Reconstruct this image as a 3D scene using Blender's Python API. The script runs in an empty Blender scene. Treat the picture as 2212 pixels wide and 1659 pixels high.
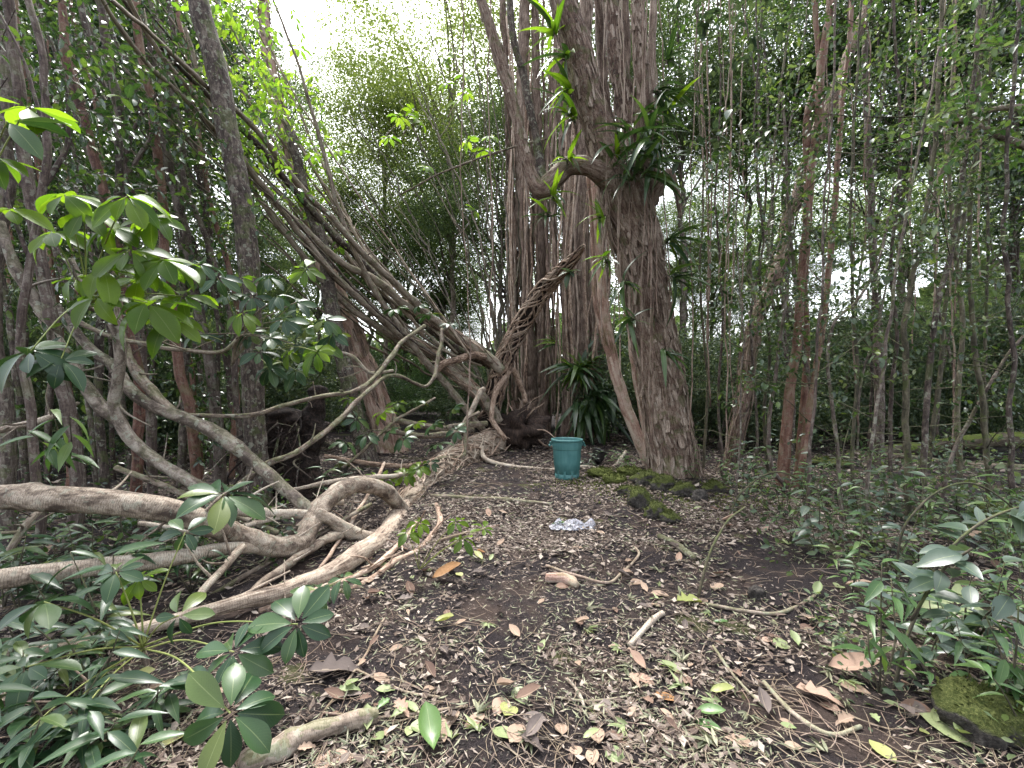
import bpy, math, random
import numpy as np
from mathutils import Matrix, Vector

# ------------------------------------------------------------------ camera, sky, sun, exposure
sc = bpy.context.scene
C = sc.collection
F = 928.0                      # focal length in the units of a 2212 x 1659 picture
PITCH = math.atan(20.5 / F)
EYE = np.array((0.0, 0.0, 1.5))
cam_data = bpy.data.cameras.new('camera')
cam_data.sensor_width = 36.0
cam_data.lens = 36.0 * F / 2212.0
cam_data.clip_start = 0.05
cam_data.clip_end = 600.0
cam = bpy.data.objects.new('camera', cam_data)
C.objects.link(cam)
cam.location = EYE
cam.rotation_euler = (math.radians(90) + PITCH, 0, 0)
sc.camera = cam

SUN_EL, SUN_AZ = math.radians(62), math.radians(-20)      # azimuth from +Y towards +X
world = bpy.data.worlds.new('World')
sc.world = world
world.use_nodes = True
wt = world.node_tree
wt.nodes.clear()
wo = wt.nodes.new('ShaderNodeOutputWorld')
bg = wt.nodes.new('ShaderNodeBackground')
sky = wt.nodes.new('ShaderNodeTexSky')
sky.sky_type = 'NISHITA'
sky.sun_disc = False
sky.sun_elevation = SUN_EL
sky.sun_rotation = SUN_AZ
sky.air_density = 1.0
sky.dust_density = 4.0
sky.ozone_density = 1.0
hs = wt.nodes.new('ShaderNodeHueSaturation')              # an overcast, nearly colourless sky
hs.inputs['Saturation'].default_value = 0.34
wt.links.new(sky.outputs[0], hs.inputs['Color'])
wt.links.new(hs.outputs[0], bg.inputs['Color'])
bg.inputs['Strength'].default_value = 0.15
wt.links.new(bg.outputs[0], wo.inputs['Surface'])

sun_data = bpy.data.lights.new('sun', 'SUN')
sun_data.energy = 1.3
sun_data.angle = math.radians(16)
sun_data.color = (1.0, 0.985, 0.96)
sun = bpy.data.objects.new('sun', sun_data)
C.objects.link(sun)
sd = Vector((math.sin(SUN_AZ) * math.cos(SUN_EL), math.cos(SUN_AZ) * math.cos(SUN_EL), math.sin(SUN_EL)))
sun.rotation_euler = (-sd).to_track_quat('-Z', 'Y').to_euler()

sc.view_settings.view_transform = 'Standard'
sc.view_settings.look = 'None'
sc.view_settings.gamma = 1.0
sc.view_settings.use_curve_mapping = False
sc.view_settings.exposure = 2.4
sc.cycles.max_bounces = 6
sc.cycles.diffuse_bounces = 3
sc.cycles.glossy_bounces = 2
sc.cycles.transmission_bounces = 4
sc.cycles.transparent_max_bounces = 6
sc.cycles.adaptive_threshold = 0.02
sc.cycles.caustics_reflective = False
sc.cycles.caustics_refractive = False

# ------------------------------------------------------------------ helpers
rng = np.random.default_rng(11)
PI = math.pi
CP, SP = math.cos(PITCH), math.sin(PITCH)


def at(u, v, d):
    """point d metres deep in the direction of a picture position"""
    x = (u - 1106.0) / F * d
    y = -(v - 829.5) / F * d
    return np.array((x, d * CP - y * SP, 1.5 + y * CP + d * SP))


def uni(a, b, n=None):
    return rng.uniform(a, b, n)


def vnoise(p, seed=0):
    """smooth value noise in -1..1 for an (n,3) array"""
    p = np.asarray(p, float)
    i = np.floor(p).astype(np.int64)
    f = p - i
    f = f * f * (3 - 2 * f)
    out = 0
    for dx in (0, 1):
        for dy in (0, 1):
            for dz in (0, 1):
                h = (i[:, 0] + dx) * 374761393 + (i[:, 1] + dy) * 668265263 + (i[:, 2] + dz) * 2147483647 + seed * 974711
                h = (h ^ (h >> 13)) * 1274126177
                h = h ^ (h >> 16)
                val = (h & 0xffff) / 32767.5 - 1
                w = (f[:, 0] if dx else 1 - f[:, 0]) * (f[:, 1] if dy else 1 - f[:, 1]) * (f[:, 2] if dz else 1 - f[:, 2])
                out = out + w * val
    return out


def fbm(p, seed=0, octv=3):
    p = np.asarray(p, float)
    return sum(vnoise(p * 2 ** k, seed + k) * 0.5 ** k for k in range(octv))


GRID = None


def ground_h(x, y):
    """height of the ground sheet, read off its own grid once that exists"""
    if GRID is None:
        return ground_raw(x, y)
    gx_, gy_, gz_ = GRID
    x = np.atleast_1d(np.asarray(x, float))
    y = np.atleast_1d(np.asarray(y, float))
    i = np.clip(np.searchsorted(gx_, x) - 1, 0, len(gx_) - 2)
    j = np.clip(np.searchsorted(gy_, y) - 1, 0, len(gy_) - 2)
    a = (x - gx_[i]) / (gx_[i + 1] - gx_[i])
    c = (y - gy_[j]) / (gy_[j + 1] - gy_[j])
    return (gz_[j, i] * (1 - a) + gz_[j, i + 1] * a) * (1 - c) + (gz_[j + 1, i] * (1 - a) + gz_[j + 1, i + 1] * a) * c


def ground_raw(x, y):
    x = np.atleast_1d(np.asarray(x, float))
    y = np.atleast_1d(np.asarray(y, float))
    z0 = np.zeros_like(x)
    h = 0.05 * vnoise(np.stack((x * 0.5, y * 0.5, z0), 1), 3) + 0.02 * vnoise(np.stack((x * 1.9, y * 1.9, z0), 1), 4)
    h += 0.16 * np.exp(-(((x - 2.6) / 1.1) ** 2 + ((y - 7.6) / 1.0) ** 2))          # mound round the big trunk
    h += 0.10 * np.exp(-(((x - 1.0) / 2.5) ** 2 + ((y - 14.5) / 2.0) ** 2))
    h -= 0.05 * np.exp(-((x - 0.6 - 0.0 * y) / 0.9) ** 2) * np.exp(-((y - 4) / 4) ** 2)  # worn path
    h = h * np.exp(-(np.hypot(x, y) / 60) ** 2)
    h += np.exp(-(np.hypot(x, y - 2) / 14) ** 2) * 0.014 * fbm(np.stack((x * 5, y * 5, z0), 1), 21, 2)
    return h


def gz(x, y):
    return float(ground_h(x, y)[0])


def on_ground(u, v):
    """the point of the ground seen at a picture position"""
    d = at(u, v, 1.0) - EYE
    t = -1.5 / d[2]
    for _ in range(4):
        p = EYE + d * t
        t = (gz(p[0], p[1]) - 1.5) / d[2]
    return EYE + d * t


class MB:
    """collects quads and triangles and links them as ONE mesh object"""

    def __init__(self):
        self.v, self.q, self.t, self.uq, self.ut, self.n = [], [], [], [], [], 0

    def add(self, v, quads=None, tris=None, uv=None):
        v = np.asarray(v, float).reshape(-1, 3)
        if uv is None:
            uv = np.zeros((len(v), 2))
        if quads is not None and len(quads):
            quads = np.asarray(quads, np.int64)
            self.q.append(quads + self.n)
            self.uq.append(uv[quads.ravel()])
        if tris is not None and len(tris):
            tris = np.asarray(tris, np.int64)
            self.t.append(tris + self.n)
            self.ut.append(uv[tris.ravel()])
        self.v.append(v)
        self.n += len(v)

    def mesh(self, name, mat, origin=(0, 0, 0), smooth=True):
        v = np.concatenate(self.v) - np.asarray(origin, float)
        q = np.concatenate(self.q) if self.q else np.zeros((0, 4), np.int64)
        t = np.concatenate(self.t) if self.t else np.zeros((0, 3), np.int64)
        m = bpy.data.meshes.new(name)
        m.vertices.add(len(v))
        m.vertices.foreach_set('co', v.astype(np.float32).ravel())
        loops = np.concatenate((q.ravel(), t.ravel())).astype(np.int32)
        m.loops.add(len(loops))
        m.loops.foreach_set('vertex_index', loops)
        npoly = len(q) + len(t)
        m.polygons.add(npoly)
        starts = np.concatenate((np.arange(len(q)) * 4, len(q) * 4 + np.arange(len(t)) * 3)).astype(np.int32)
        m.polygons.foreach_set('loop_start', starts)
        m.polygons.foreach_set('use_smooth', np.full(npoly, smooth))
        uvl = m.uv_layers.new(name='UVMap')
        uv = np.concatenate([a for a in self.uq] + [a for a in self.ut]).astype(np.float32)
        uvl.data.foreach_set('uv', uv.ravel())
        m.update(calc_edges=True)
        if mat is not None:
            m.materials.append(mat)
        return m

    def build(self, name, mat, parent=None, origin=None, smooth=True):
        """one object; its mesh is stored relative to the parent's (or its own) base"""
        if parent is not None:
            origin = BASE[parent.name]
        elif origin is None:
            allv = np.concatenate(self.v)
            origin = (allv[:, 0].mean(), allv[:, 1].mean(), allv[:, 2].min())
        o = bpy.data.objects.new(name, self.mesh(name, mat, origin, smooth))
        C.objects.link(o)
        BASE[o.name] = np.asarray(origin, float)
        if parent is not None:
            o.parent = parent
        else:
            o.location = origin
        return o


BASE = {}


def tag(o, label=None, cat=None, group=None, kind=None):
    if label:
        o['label'] = label
    if cat:
        o['category'] = cat
    if group:
        o['group'] = group
    if kind:
        o['kind'] = kind
    return o


def thing(name, loc, label, cat, group=None):
    o = bpy.data.objects.new(name, None)
    o.empty_display_size = 0.1
    C.objects.link(o)
    o.location = loc
    BASE[o.name] = np.asarray(loc, float)
    return tag(o, label, cat, group)


def place(name, me, M, parent=None):
    """an object of shared mesh data at world matrix M"""
    o = bpy.data.objects.new(name, me)
    C.objects.link(o)
    if parent is not None:
        o.parent = parent
        M = Matrix.Translation(-Vector(BASE[parent.name])) @ M
    o.matrix_local = M
    return o


def frame_matrix(p, d, n, s=1.0):
    d = np.asarray(d, float)
    d = d / np.linalg.norm(d)
    n = np.asarray(n, float)
    z = n - d * n.dot(d)
    if np.linalg.norm(z) < 1e-4:
        z = np.array((0.3, 0.9, 0.1)) - d * np.dot((0.3, 0.9, 0.1), d)
    z = z / np.linalg.norm(z)
    y = np.cross(z, d)
    M = Matrix.Identity(4)
    for i in range(3):
        M[i][0], M[i][1], M[i][2], M[i][3] = d[i] * s, y[i] * s, z[i] * s, p[i]
    return M


class Path:
    """smooth centre line through control points with radii, and its frames"""

    def __init__(self, pts, rad, step=0.06, wob=0.0, seed=0, maxn=260):
        pts = np.asarray(pts, float)
        rad = np.asarray(rad, float)
        if len(pts) == 2:
            pts = np.array((pts[0], (pts[0] + pts[1]) / 2, pts[1]))
            rad = np.array((rad[0], (rad[0] + rad[1]) / 2, rad[1]))
        seg = np.linalg.norm(np.diff(pts, axis=0), axis=1)
        n = int(np.clip(seg.sum() / step, 6, maxn))
        k = np.concatenate(((0,), np.cumsum(np.maximum(seg, 1e-5) ** 0.6)))
        t = np.linspace(0, k[-1], n * 3)
        ext = np.concatenate((pts[:1] * 2 - pts[1:2], pts, pts[-1:] * 2 - pts[-2:-1]))
        i = np.clip(np.searchsorted(k, t, side='right') - 1, 0, len(pts) - 2)
        f = ((t - k[i]) / (k[i + 1] - k[i]))[:, None]
        p0, p1, p2, p3 = ext[i], ext[i + 1], ext[i + 2], ext[i + 3]
        Q = 0.5 * (2 * p1 + (p2 - p0) * f + (2 * p0 - 5 * p1 + 4 * p2 - p3) * f ** 2 + (3 * p1 - p0 - 3 * p2 + p3) * f ** 3)
        R = np.interp(t, k, rad)
        s = np.concatenate(((0,), np.cumsum(np.linalg.norm(np.diff(Q, axis=0), axis=1))))
        S = np.linspace(0, s[-1], n)
        P = np.stack([np.interp(S, s, Q[:, c]) for c in range(3)], 1)
        self.R = np.interp(S, s, R)
        if wob:
            o = np.full(n, seed * 7.3)
            amp = wob * np.minimum(1, np.minimum(S, S[-1] - S) / 0.3)[:, None]
            P = P + amp * np.stack([fbm(np.stack((S * 2.2, o + 11 * c, o), 1), seed, 2) for c in range(3)], 1)
        self.P, self.S, self.L = P, S, S[-1]
        T = np.gradient(P, axis=0)
        T /= np.linalg.norm(T, axis=1)[:, None] + 1e-12
        ref = np.array((0, 0, 1.0)) if abs(T[0, 2]) < 0.8 else np.array((1.0, 0, 0))
        N = np.zeros_like(P)
        v = ref - T[0] * ref.dot(T[0])
        N[0] = v / np.linalg.norm(v)
        for j in range(1, n):
            v = N[j - 1] - T[j] * N[j - 1].dot(T[j])
            N[j] = v / (np.linalg.norm(v) + 1e-12)
        self.T, self.N, self.B, self.n = T, N, np.cross(T, N), n

    def at(self, t, ang=None, k=1.0, lift=0.0):
        """point(s) at fraction t, optionally on the surface at an angle"""
        t = np.atleast_1d(np.asarray(t, float))
        S = t * self.L
        it = lambda A: np.stack([np.interp(S, self.S, A[:, c]) for c in range(3)], 1)
        p = it(self.P)
        if ang is None:
            return p
        ang = np.atleast_1d(ang)
        r = np.interp(S, self.S, self.R) * k + lift
        nn = it(self.N) * np.cos(ang)[:, None] + it(self.B) * np.sin(ang)[:, None]
        return p + nn * r[:, None]


def tube(mb, path, sides=8, bump=0.0, bscale=9.0, seed=0, ridge=0.0, nridge=7, cap=True, flare=None, knots=0):
    n = path.n
    th = np.linspace(0, 2 * PI, sides, endpoint=False)
    rr = np.repeat(path.R[:, None], sides, 1)
    if flare is not None:
        rr = rr * flare(path.S)[:, None]
    ct, st = np.cos(th), np.sin(th)
    nn = path.N[:, None, :] * ct[None, :, None] + path.B[:, None, :] * st[None, :, None]
    if bump or ridge:
        q = path.P[:, None, :] + nn * rr[:, :, None]
        if bump:
            rr = rr * (1 + bump * fbm(q.reshape(-1, 3) * bscale, seed, 3).reshape(n, sides))
        if ridge:
            w = fbm(np.stack((np.repeat(path.S * 1.2, sides), np.tile(np.cos(th) * 1.3, n), np.tile(np.sin(th) * 1.3, n)), 1), seed + 9, 2).reshape(n, sides)
            rid = np.abs(np.sin(th[None, :] * nridge / 2 + w * 3.2)) ** 0.6
            rr = rr * (1 + ridge * (rid - 0.6))
    for k in range(knots):                                   # swollen knots and old branch scars
        s0, a0 = path.L * uni(0.03, 0.97), uni(0, 2 * PI)
        w = float(np.interp(s0, path.S, path.R)) * uni(0.5, 1.1)
        da = np.abs((th - a0 + PI) % (2 * PI) - PI)
        g = np.exp(-((path.S - s0) / w) ** 2)[:, None] * np.exp(-(da / uni(0.5, 1.1)) ** 2)[None, :]
        rr = rr * (1 + uni(-0.12, 0.34) * g)
    v = path.P[:, None, :] + nn * rr[:, :, None]
    rm = float(np.mean(path.R))
    uv = np.stack((np.repeat((th * rm)[None, :], n, 0), np.repeat(path.S[:, None], sides, 1)), 2).reshape(-1, 2)
    i = np.arange(n - 1)[:, None] * sides
    j = np.arange(sides)[None, :]
    a = i + j
    b = i + (j + 1) % sides
    quads = np.stack((a, b, b + sides, a + sides), 2).reshape(-1, 4)
    v = v.reshape(-1, 3)
    tris = None
    if cap:
        m = len(v)
        v = np.concatenate((v, path.P[:1] - path.T[:1] * path.R[0] * 0.3, path.P[-1:] + path.T[-1:] * path.R[-1] * 0.3))
        uv = np.concatenate((uv, [[0, 0], [0, path.L]]))
        jj = np.arange(sides)
        k2 = (n - 1) * sides
        tris = np.concatenate((np.stack((np.full(sides, m), (jj + 1) % sides, jj), 1), np.stack((np.full(sides, m + 1), k2 + jj, k2 + (jj + 1) % sides), 1)))
    mb.add(v, quads, tris, uv)


def pix_path(pts, step=0.06, wob=0.0, seed=0, maxn=260):
    """centre line from (u, v, depth, half width in picture units)"""
    P = np.array([at(u, v, d) for u, v, d, r in pts])
    R = np.array([r * d / F for u, v, d, r in pts])
    return Path(P, R, step, wob, seed, maxn)


# ------------------------------------------------------------------ leaf shapes
def leaf_tmpl(prof, asp, nl=4, fold=0.18, droop=0.25, wave=0.0, stalk=0.0):
    """rows of left, middle, right; length along x from 0 to 1"""
    t = np.linspace(0, 1, nl + 1)
    w = np.array([prof(a) for a in t]) * asp
    x = stalk + t * (1 - stalk)
    z = -droop * t ** 2
    V = np.zeros((nl + 1, 3, 3))
    for k, sg in enumerate((-1, 0, 1)):
        V[:, k, 0] = x
        V[:, k, 1] = sg * w
        V[:, k, 2] = z + abs(sg) * w * fold * 2 + (sg * wave * np.sin(t * 9 + sg) if wave else 0)
    uv = np.zeros((nl + 1, 3, 2))
    uv[:, :, 0] = (0, 0.5, 1)
    uv[:, :, 1] = t[:, None]
    i = np.arange(nl)[:, None] * 3
    quads = np.concatenate([np.stack((i + k, i + 3 + k, i + 4 + k, i + 1 + k), 2).reshape(-1, 4) for k in (0, 1)])
    return V.reshape(-1, 3), quads, uv.reshape(-1, 2)


P_OVAL = lambda t: max(0.02, math.sin(PI * min(1, t) ** 0.88) ** 0.85)
P_OBOV = lambda t: max(0.03, math.sin(PI * min(1, max(0, t)) ** 1.35) ** 0.72)
P_LANCE = lambda t: max(0.015, math.sin(PI * t ** 0.7) ** 1.1)
P_STRAP = lambda t: max(0.02, min(1, t * 6 + 0.12) * (1 - max(0, (t - 0.45) / 0.55) ** 1.8))
P_HEART = lambda t: max(0.02, math.sin(PI * t ** 0.6) ** 0.8)

DIAMOND = (np.array(((0, 0, 0), (0.5, -0.26, 0.05), (1, 0, -0.08), (0.5, 0.26, 0.05)), float), np.array(((0, 1, 2, 3),)), np.array(((0.5, 0), (0, 0.5), (0.5, 1), (1, 0.5)), float))
SLIVER = (DIAMOND[0] * np.array((1, 0.38, 1)), DIAMOND[1], DIAMOND[2])
T_OVAL2 = leaf_tmpl(P_OVAL, 0.24, 2, 0.15, 0.15)
T_OVAL3 = leaf_tmpl(P_OVAL, 0.25, 3, 0.15, 0.2)
T_OBOV4 = leaf_tmpl(P_OBOV, 0.22, 3, 0.16, 0.25)
T_LANCE3 = leaf_tmpl(P_LANCE, 0.13, 3, 0.2, 0.25)
T_SLIM2 = leaf_tmpl(P_LANCE, 0.09, 2, 0.2, 0.12)
T_ROUND4 = leaf_tmpl(P_OVAL, 0.36, 4, 0.12, 0.15)


def add_leaves(mb, tmpl, p, d, n, s):
    V, quads, uv = tmpl
    p = np.asarray(p, float)
    d = np.asarray(d, float)
    d = d / (np.linalg.norm(d, axis=1)[:, None] + 1e-9)
    z = n - d * np.sum(n * d, 1)[:, None]
    z = z / (np.linalg.norm(z, axis=1)[:, None] + 1e-9)
    y = np.cross(z, d)
    s = np.broadcast_to(np.asarray(s, float), (len(p),))[:, None, None]
    X = p[:, None, :] + s * (V[None, :, 0:1] * d[:, None, :] + V[None, :, 1:2] * y[:, None, :] + V[None, :, 2:3] * z[:, None, :])
    k = len(V)
    q = (quads[None] + (np.arange(len(p)) * k)[:, None, None]).reshape(-1, 4)
    mb.add(X.reshape(-1, 3), q, None, np.tile(uv, (len(p), 1)))


def tmpl_mesh(name, tmpl, mat, scale=1.0):
    b = MB()
    b.add(tmpl[0] * scale, tmpl[1], None, tmpl[2])
    return b.mesh(name, mat)


def rand_dirs(n, zb=0.0, zs=1.0):
    v = rng.normal(size=(n, 3))
    v[:, 2] = v[:, 2] * zs + zb
    return v / (np.linalg.norm(v, axis=1)[:, None] + 1e-9)


def spray(mbl, mbt, o, d, L, nl, size, tmpl, droop=0.25, tr=0.004, spread=0.9):
    """a twig with leaves set alternately along it"""
    o = np.asarray(o, float)
    d = np.asarray(d, float) / np.linalg.norm(d)
    side = rand_dirs(1)[0] * 0.35
    pts = [o + d * L * t + side * L * t * t * 0.6 - np.array((0, 0, droop * L * t * t)) for t in (0, 0.35, 0.7, 1)]
    pa = Path(pts, (tr, tr * 0.8, tr * 0.55, tr * 0.3), L / 7)
    tube(mbt, pa, 4, cap=False)
    t = np.linspace(0.18, 1, nl)
    P = pa.at(t)
    idx = np.clip((t * (pa.n - 1)).astype(int), 0, pa.n - 1)
    T, N, B = pa.T[idx], pa.N[idx], pa.B[idx]
    a = np.arange(nl) * 2.4 + uni(0, 6)
    ax = (N * np.cos(a)[:, None] + B * np.sin(a)[:, None])
    D = T * 0.55 + ax * spread + rand_dirs(nl) * 0.25 - np.array((0, 0, 0.15))
    nn = np.array((0, 0, 1.0)) + rand_dirs(nl) * 0.55
    add_leaves(mbl, tmpl, P, D, nn, size * uni(0.7, 1.2, nl))


# ------------------------------------------------------------------ materials
class Mat:
    def __init__(self, name):
        self.m = bpy.data.materials.new(name)
        self.m.use_nodes = True
        self.t = self.m.node_tree
        self.t.nodes.clear()
        self.out = self.t.nodes.new('ShaderNodeOutputMaterial')

    def n(self, typ, _p=None, **ins):
        nd = self.t.nodes.new('ShaderNode' + typ)
        for k, v in (_p or {}).items():
            setattr(nd, k, v)
        for k, v in ins.items():
            self.set(nd, int(k[1:]) if k[0] == 'i' and k[1:].isdigit() else k.replace('_', ' '), v)
        return nd

    def set(self, nd, key, v):
        s = nd.inputs[key]
        if hasattr(v, 'outputs'):
            self.t.links.new(v.outputs[0], s)
        elif isinstance(v, bpy.types.NodeSocket):
            self.t.links.new(v, s)
        elif isinstance(v, (tuple, list)) and len(v) == 3 and s.type == 'RGBA':
            s.default_value = (*v, 1)
        else:
            s.default_value = v

    def ramp(self, fac, stops):
        r = self.n('ValToRGB')
        self.t.links.new(fac if isinstance(fac, bpy.types.NodeSocket) else fac.outputs[0], r.inputs[0])
        e = r.color_ramp.elements
        while len(e) < len(stops):
            e.new(0.5)
        for k, (p, c) in enumerate(stops):
            e[k].position = p
            e[k].color = (*c, 1) if len(c) == 3 else c
        return r

    def mix(self, fac, a, b, mode='MIX'):
        nd = self.t.nodes.new('ShaderNodeMix')
        nd.data_type = 'RGBA'
        nd.blend_type = mode
        for s, v in ((0, fac), (6, a), (7, b)):
            if hasattr(v, 'outputs'):
                v = v.outputs[2] if v.bl_idname == 'ShaderNodeMix' else v.outputs[0]
            if isinstance(v, bpy.types.NodeSocket):
                self.t.links.new(v, nd.inputs[s])
            elif isinstance(v, (tuple, list)):
                nd.inputs[s].default_value = (*v, 1)
            else:
                nd.inputs[s].default_value = v
        return nd.outputs[2]

    def math(self, op, a, b=0.0):
        return self.n('Math', {'operation': op}, i0=a, i1=b).outputs[0]

    def noise(self, vec, scale, detail=4, rough=0.6, dist=0.0):
        nd = self.n('TexNoise', Scale=scale, Detail=detail, Roughness=rough, Distortion=dist)
        if vec is not None:
            self.t.links.new(vec, nd.inputs['Vector'])
        return nd.outputs[0]

    def uv(self, sx=1.0, sy=1.0):
        u = self.n('UVMap')
        mp = self.n('Mapping', Vector=u.outputs[0])
        mp.inputs['Scale'].default_value = (sx, sy, 1)
        return mp.outputs[0]

    def obj(self, s=(1, 1, 1)):
        u = self.n('TexCoord')
        mp = self.n('Mapping', Vector=u.outputs['Object'])
        mp.inputs['Scale'].default_value = s
        return mp.outputs[0]

    def rand(self):
        """a random number for each leaf, whether it is an island of a mesh or an object"""
        a = self.n('NewGeometry').outputs['Random Per Island']
        b = self.n('ObjectInfo').outputs['Random']
        return self.math('FRACT', self.math('ADD', a, b))

    def finish(self, col, rough=0.6, spec=0.4, bump=None, bstr=0.4, bdist=0.01, trans=0.0, tcol=None, coat=0.0):
        p = self.n('BsdfPrincipled')
        self.set(p, 'Base Color', col)
        self.set(p, 'Roughness', rough)
        self.set(p, 'Specular IOR Level', spec)
        if coat:
            p.inputs['Coat Weight'].default_value = coat
        if bump is not None:
            b = self.n('Bump', Strength=bstr, Distance=bdist, Height=bump)
            self.t.links.new(b.outputs[0], p.inputs['Normal'])
        sh = p.outputs[0]
        if trans:
            tr = self.n('BsdfTranslucent')
            self.set(tr, 'Color', tcol if tcol is not None else col)
            mx = self.n('MixShader', i0=trans, i1=sh, i2=tr.outputs[0])
            sh = mx.outputs[0]
        self.t.links.new(sh, self.out.inputs['Surface'])
        return self.m


def leaf_mat(name, stops, trans=0.35, rough=0.38, spec=0.5, rib=0.35, glow=1.6, spots=0.0):
    M = Mat(name)
    r = M.rand()
    col = M.ramp(r, stops).outputs[0]
    u = M.n('UVMap')
    sx = M.n('SeparateXYZ', Vector=u.outputs[0])
    d = M.math('ABSOLUTE', M.math('SUBTRACT', sx.outputs[0], 0.5))
    line = M.math('MULTIPLY', M.math('LESS_THAN', d, 0.02), rib * 0.75)
    col = M.mix(line, col, (0.35, 0.40, 0.18))
    n1 = M.noise(M.obj((1, 1, 1)), 40, 3)
    col = M.mix(M.math('MULTIPLY', n1, 0.35), col, (0.02, 0.03, 0.01), 'MIX')
    vein = M.n('TexWave', {'wave_type': 'BANDS', 'bands_direction': 'Y'}, Scale=5.0, Distortion=0.0)
    cv = M.n('CombineXYZ', X=0.0, Y=M.math('ADD', sx.outputs[1], M.math('MULTIPLY', d, -0.5)), Z=0.0)
    M.t.links.new(cv.outputs[0], vein.inputs['Vector'])
    col = M.mix(M.math('MULTIPLY', M.math('GREATER_THAN', vein.outputs[1], 0.9), rib * 0.11), col, (0.20, 0.24, 0.10))
    if spots:
        n2 = M.noise(M.obj((1, 1, 1)), 90, 2)
        col = M.mix(M.math('MULTIPLY', M.math('GREATER_THAN', n2, 0.62), spots), col, (0.10, 0.06, 0.03))
    tc = M.mix(1.0, col, (glow, glow * 1.05, glow * 0.5), 'MULTIPLY')
    rg = M.math('ADD', M.math('MULTIPLY', n1, 0.2), rough - 0.1)
    return M.finish(col, rg, spec, None, trans=trans, tcol=tc)


def dead_mat(name, stops, trans=0.12, rough=0.75, rib=0.3):
    M = Mat(name)
    col = M.ramp(M.rand(), stops).outputs[0]
    n1 = M.noise(M.obj(), 60, 4)
    col = M.mix(M.math('MULTIPLY', n1, 0.55), col, (0.05, 0.03, 0.02))
    u = M.n('UVMap')
    sx = M.n('SeparateXYZ', Vector=u.outputs[0])
    d = M.math('ABSOLUTE', M.math('SUBTRACT', sx.outputs[0], 0.5))
    col = M.mix(M.math('MULTIPLY', M.math('LESS_THAN', d, 0.04), rib), col, (0.42, 0.34, 0.24))
    return M.finish(col, rough, 0.3, n1, 0.4, 0.004, trans=trans)


def bark_mat(name, stops, sx=5.0, sy=1.2, scale=6.0, bstr=0.6, bdist=0.02, rough=0.85, moss=0.0, lichen=0.0, mcol=(0.07, 0.10, 0.02), rings=0.0):
    M = Mat(name)
    v = M.uv(sx, sy)
    ob = M.obj()
    n1 = M.noise(v, scale, 6, 0.65, 0.6)
    n2 = M.noise(ob, 3.2, 4, 0.6)
    n3 = M.noise(ob, 38, 4, 0.65)
    f = M.math('ADD', M.math('MULTIPLY', n1, 0.62), M.math('ADD', M.math('MULTIPLY', n2, 0.26), M.math('MULTIPLY', n3, 0.2)))
    rnd = M.n('ObjectInfo').outputs['Random']
    f = M.math('ADD', f, M.math('MULTIPLY', M.math('SUBTRACT', rnd, 0.5), 0.10))
    f = M.math('ADD', M.math('MULTIPLY', M.math('SUBTRACT', f, 0.54), 1.9), 0.55)
    col = M.ramp(f, stops).outputs[0]
    n5 = M.noise(M.uv(1.0, 3.0), 55, 3, 0.7)
    col = M.mix(M.math('MULTIPLY', M.ramp(n5, ((0.36, (1, 1, 1)), (0.47, (0, 0, 0)))).outputs[0], 0.6), col, (0.03, 0.023, 0.02))
    h = M.math('ADD', M.math('ADD', n1, M.math('MULTIPLY', n3, 0.35)), M.math('MULTIPLY', n5, 0.3))
    if rings:
        w = M.n('TexWave', {'wave_type': 'BANDS', 'bands_direction': 'Y'}, Scale=22.0, Distortion=6.0, Detail=3.0, Detail_Scale=2.0)
        M.t.links.new(M.uv(0.6, 1.0), w.inputs['Vector'])
        h = M.math('ADD', h, M.math('MULTIPLY', w.outputs[1], rings))
        col = M.mix(M.math('MULTIPLY', M.math('LESS_THAN', w.outputs[1], 0.16), 0.35 * rings / 0.3), col, (0.05, 0.035, 0.028))
    if lichen:
        l = M.noise(ob, 17, 3, 0.55)
        col = M.mix(M.math('MULTIPLY', M.math('GREATER_THAN', l, 0.60), lichen), col, (0.26, 0.27, 0.21))
    if moss:
        l = M.noise(ob, 5.0, 5, 0.65)
        nz = M.n('SeparateXYZ', Vector=M.n('NewGeometry').outputs['Normal']).outputs[2]
        k = M.math('MULTIPLY', M.math('GREATER_THAN', M.math('ADD', l, M.math('MULTIPLY', nz, 0.12)), 0.56), moss)
        col = M.mix(k, col, mcol)
    return M.finish(col, rough, 0.25, h, bstr, bdist)

# ------------------------------------------------------------------ the palette
B_PAPER = bark_mat('paperbark', ((0.25, (0.022, 0.014, 0.011)), (0.42, (0.075, 0.045, 0.034)), (0.54, (0.135, 0.088, 0.066)), (0.66, (0.22, 0.158, 0.12)), (0.82, (0.32, 0.26, 0.21))), 7, 1.0, 6, 0.9, 0.03, moss=0.35, lichen=0.25)
B_PAPER2 = bark_mat('paperbark_tan', ((0.25, (0.04, 0.025, 0.02)), (0.42, (0.12, 0.082, 0.063)), (0.55, (0.215, 0.158, 0.122)), (0.68, (0.32, 0.25, 0.195)), (0.82, (0.44, 0.37, 0.31))), 6, 0.5, 6, 0.9, 0.03)
B_RED = bark_mat('reddish_smooth_bark', ((0.3, (0.035, 0.017, 0.013)), (0.48, (0.10, 0.046, 0.034)), (0.62, (0.165, 0.085, 0.06)), (0.78, (0.22, 0.15, 0.11))), 3, 0.7, 5, 0.35, 0.01, 0.7, moss=0.25, lichen=0.2)
B_DARK = bark_mat('dark_bark', ((0.3, (0.02, 0.015, 0.012)), (0.5, (0.06, 0.045, 0.038)), (0.65, (0.13, 0.105, 0.085)), (0.8, (0.22, 0.19, 0.155))), 4, 1.2, 7, 0.6, 0.015, moss=0.35, lichen=0.5)
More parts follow.
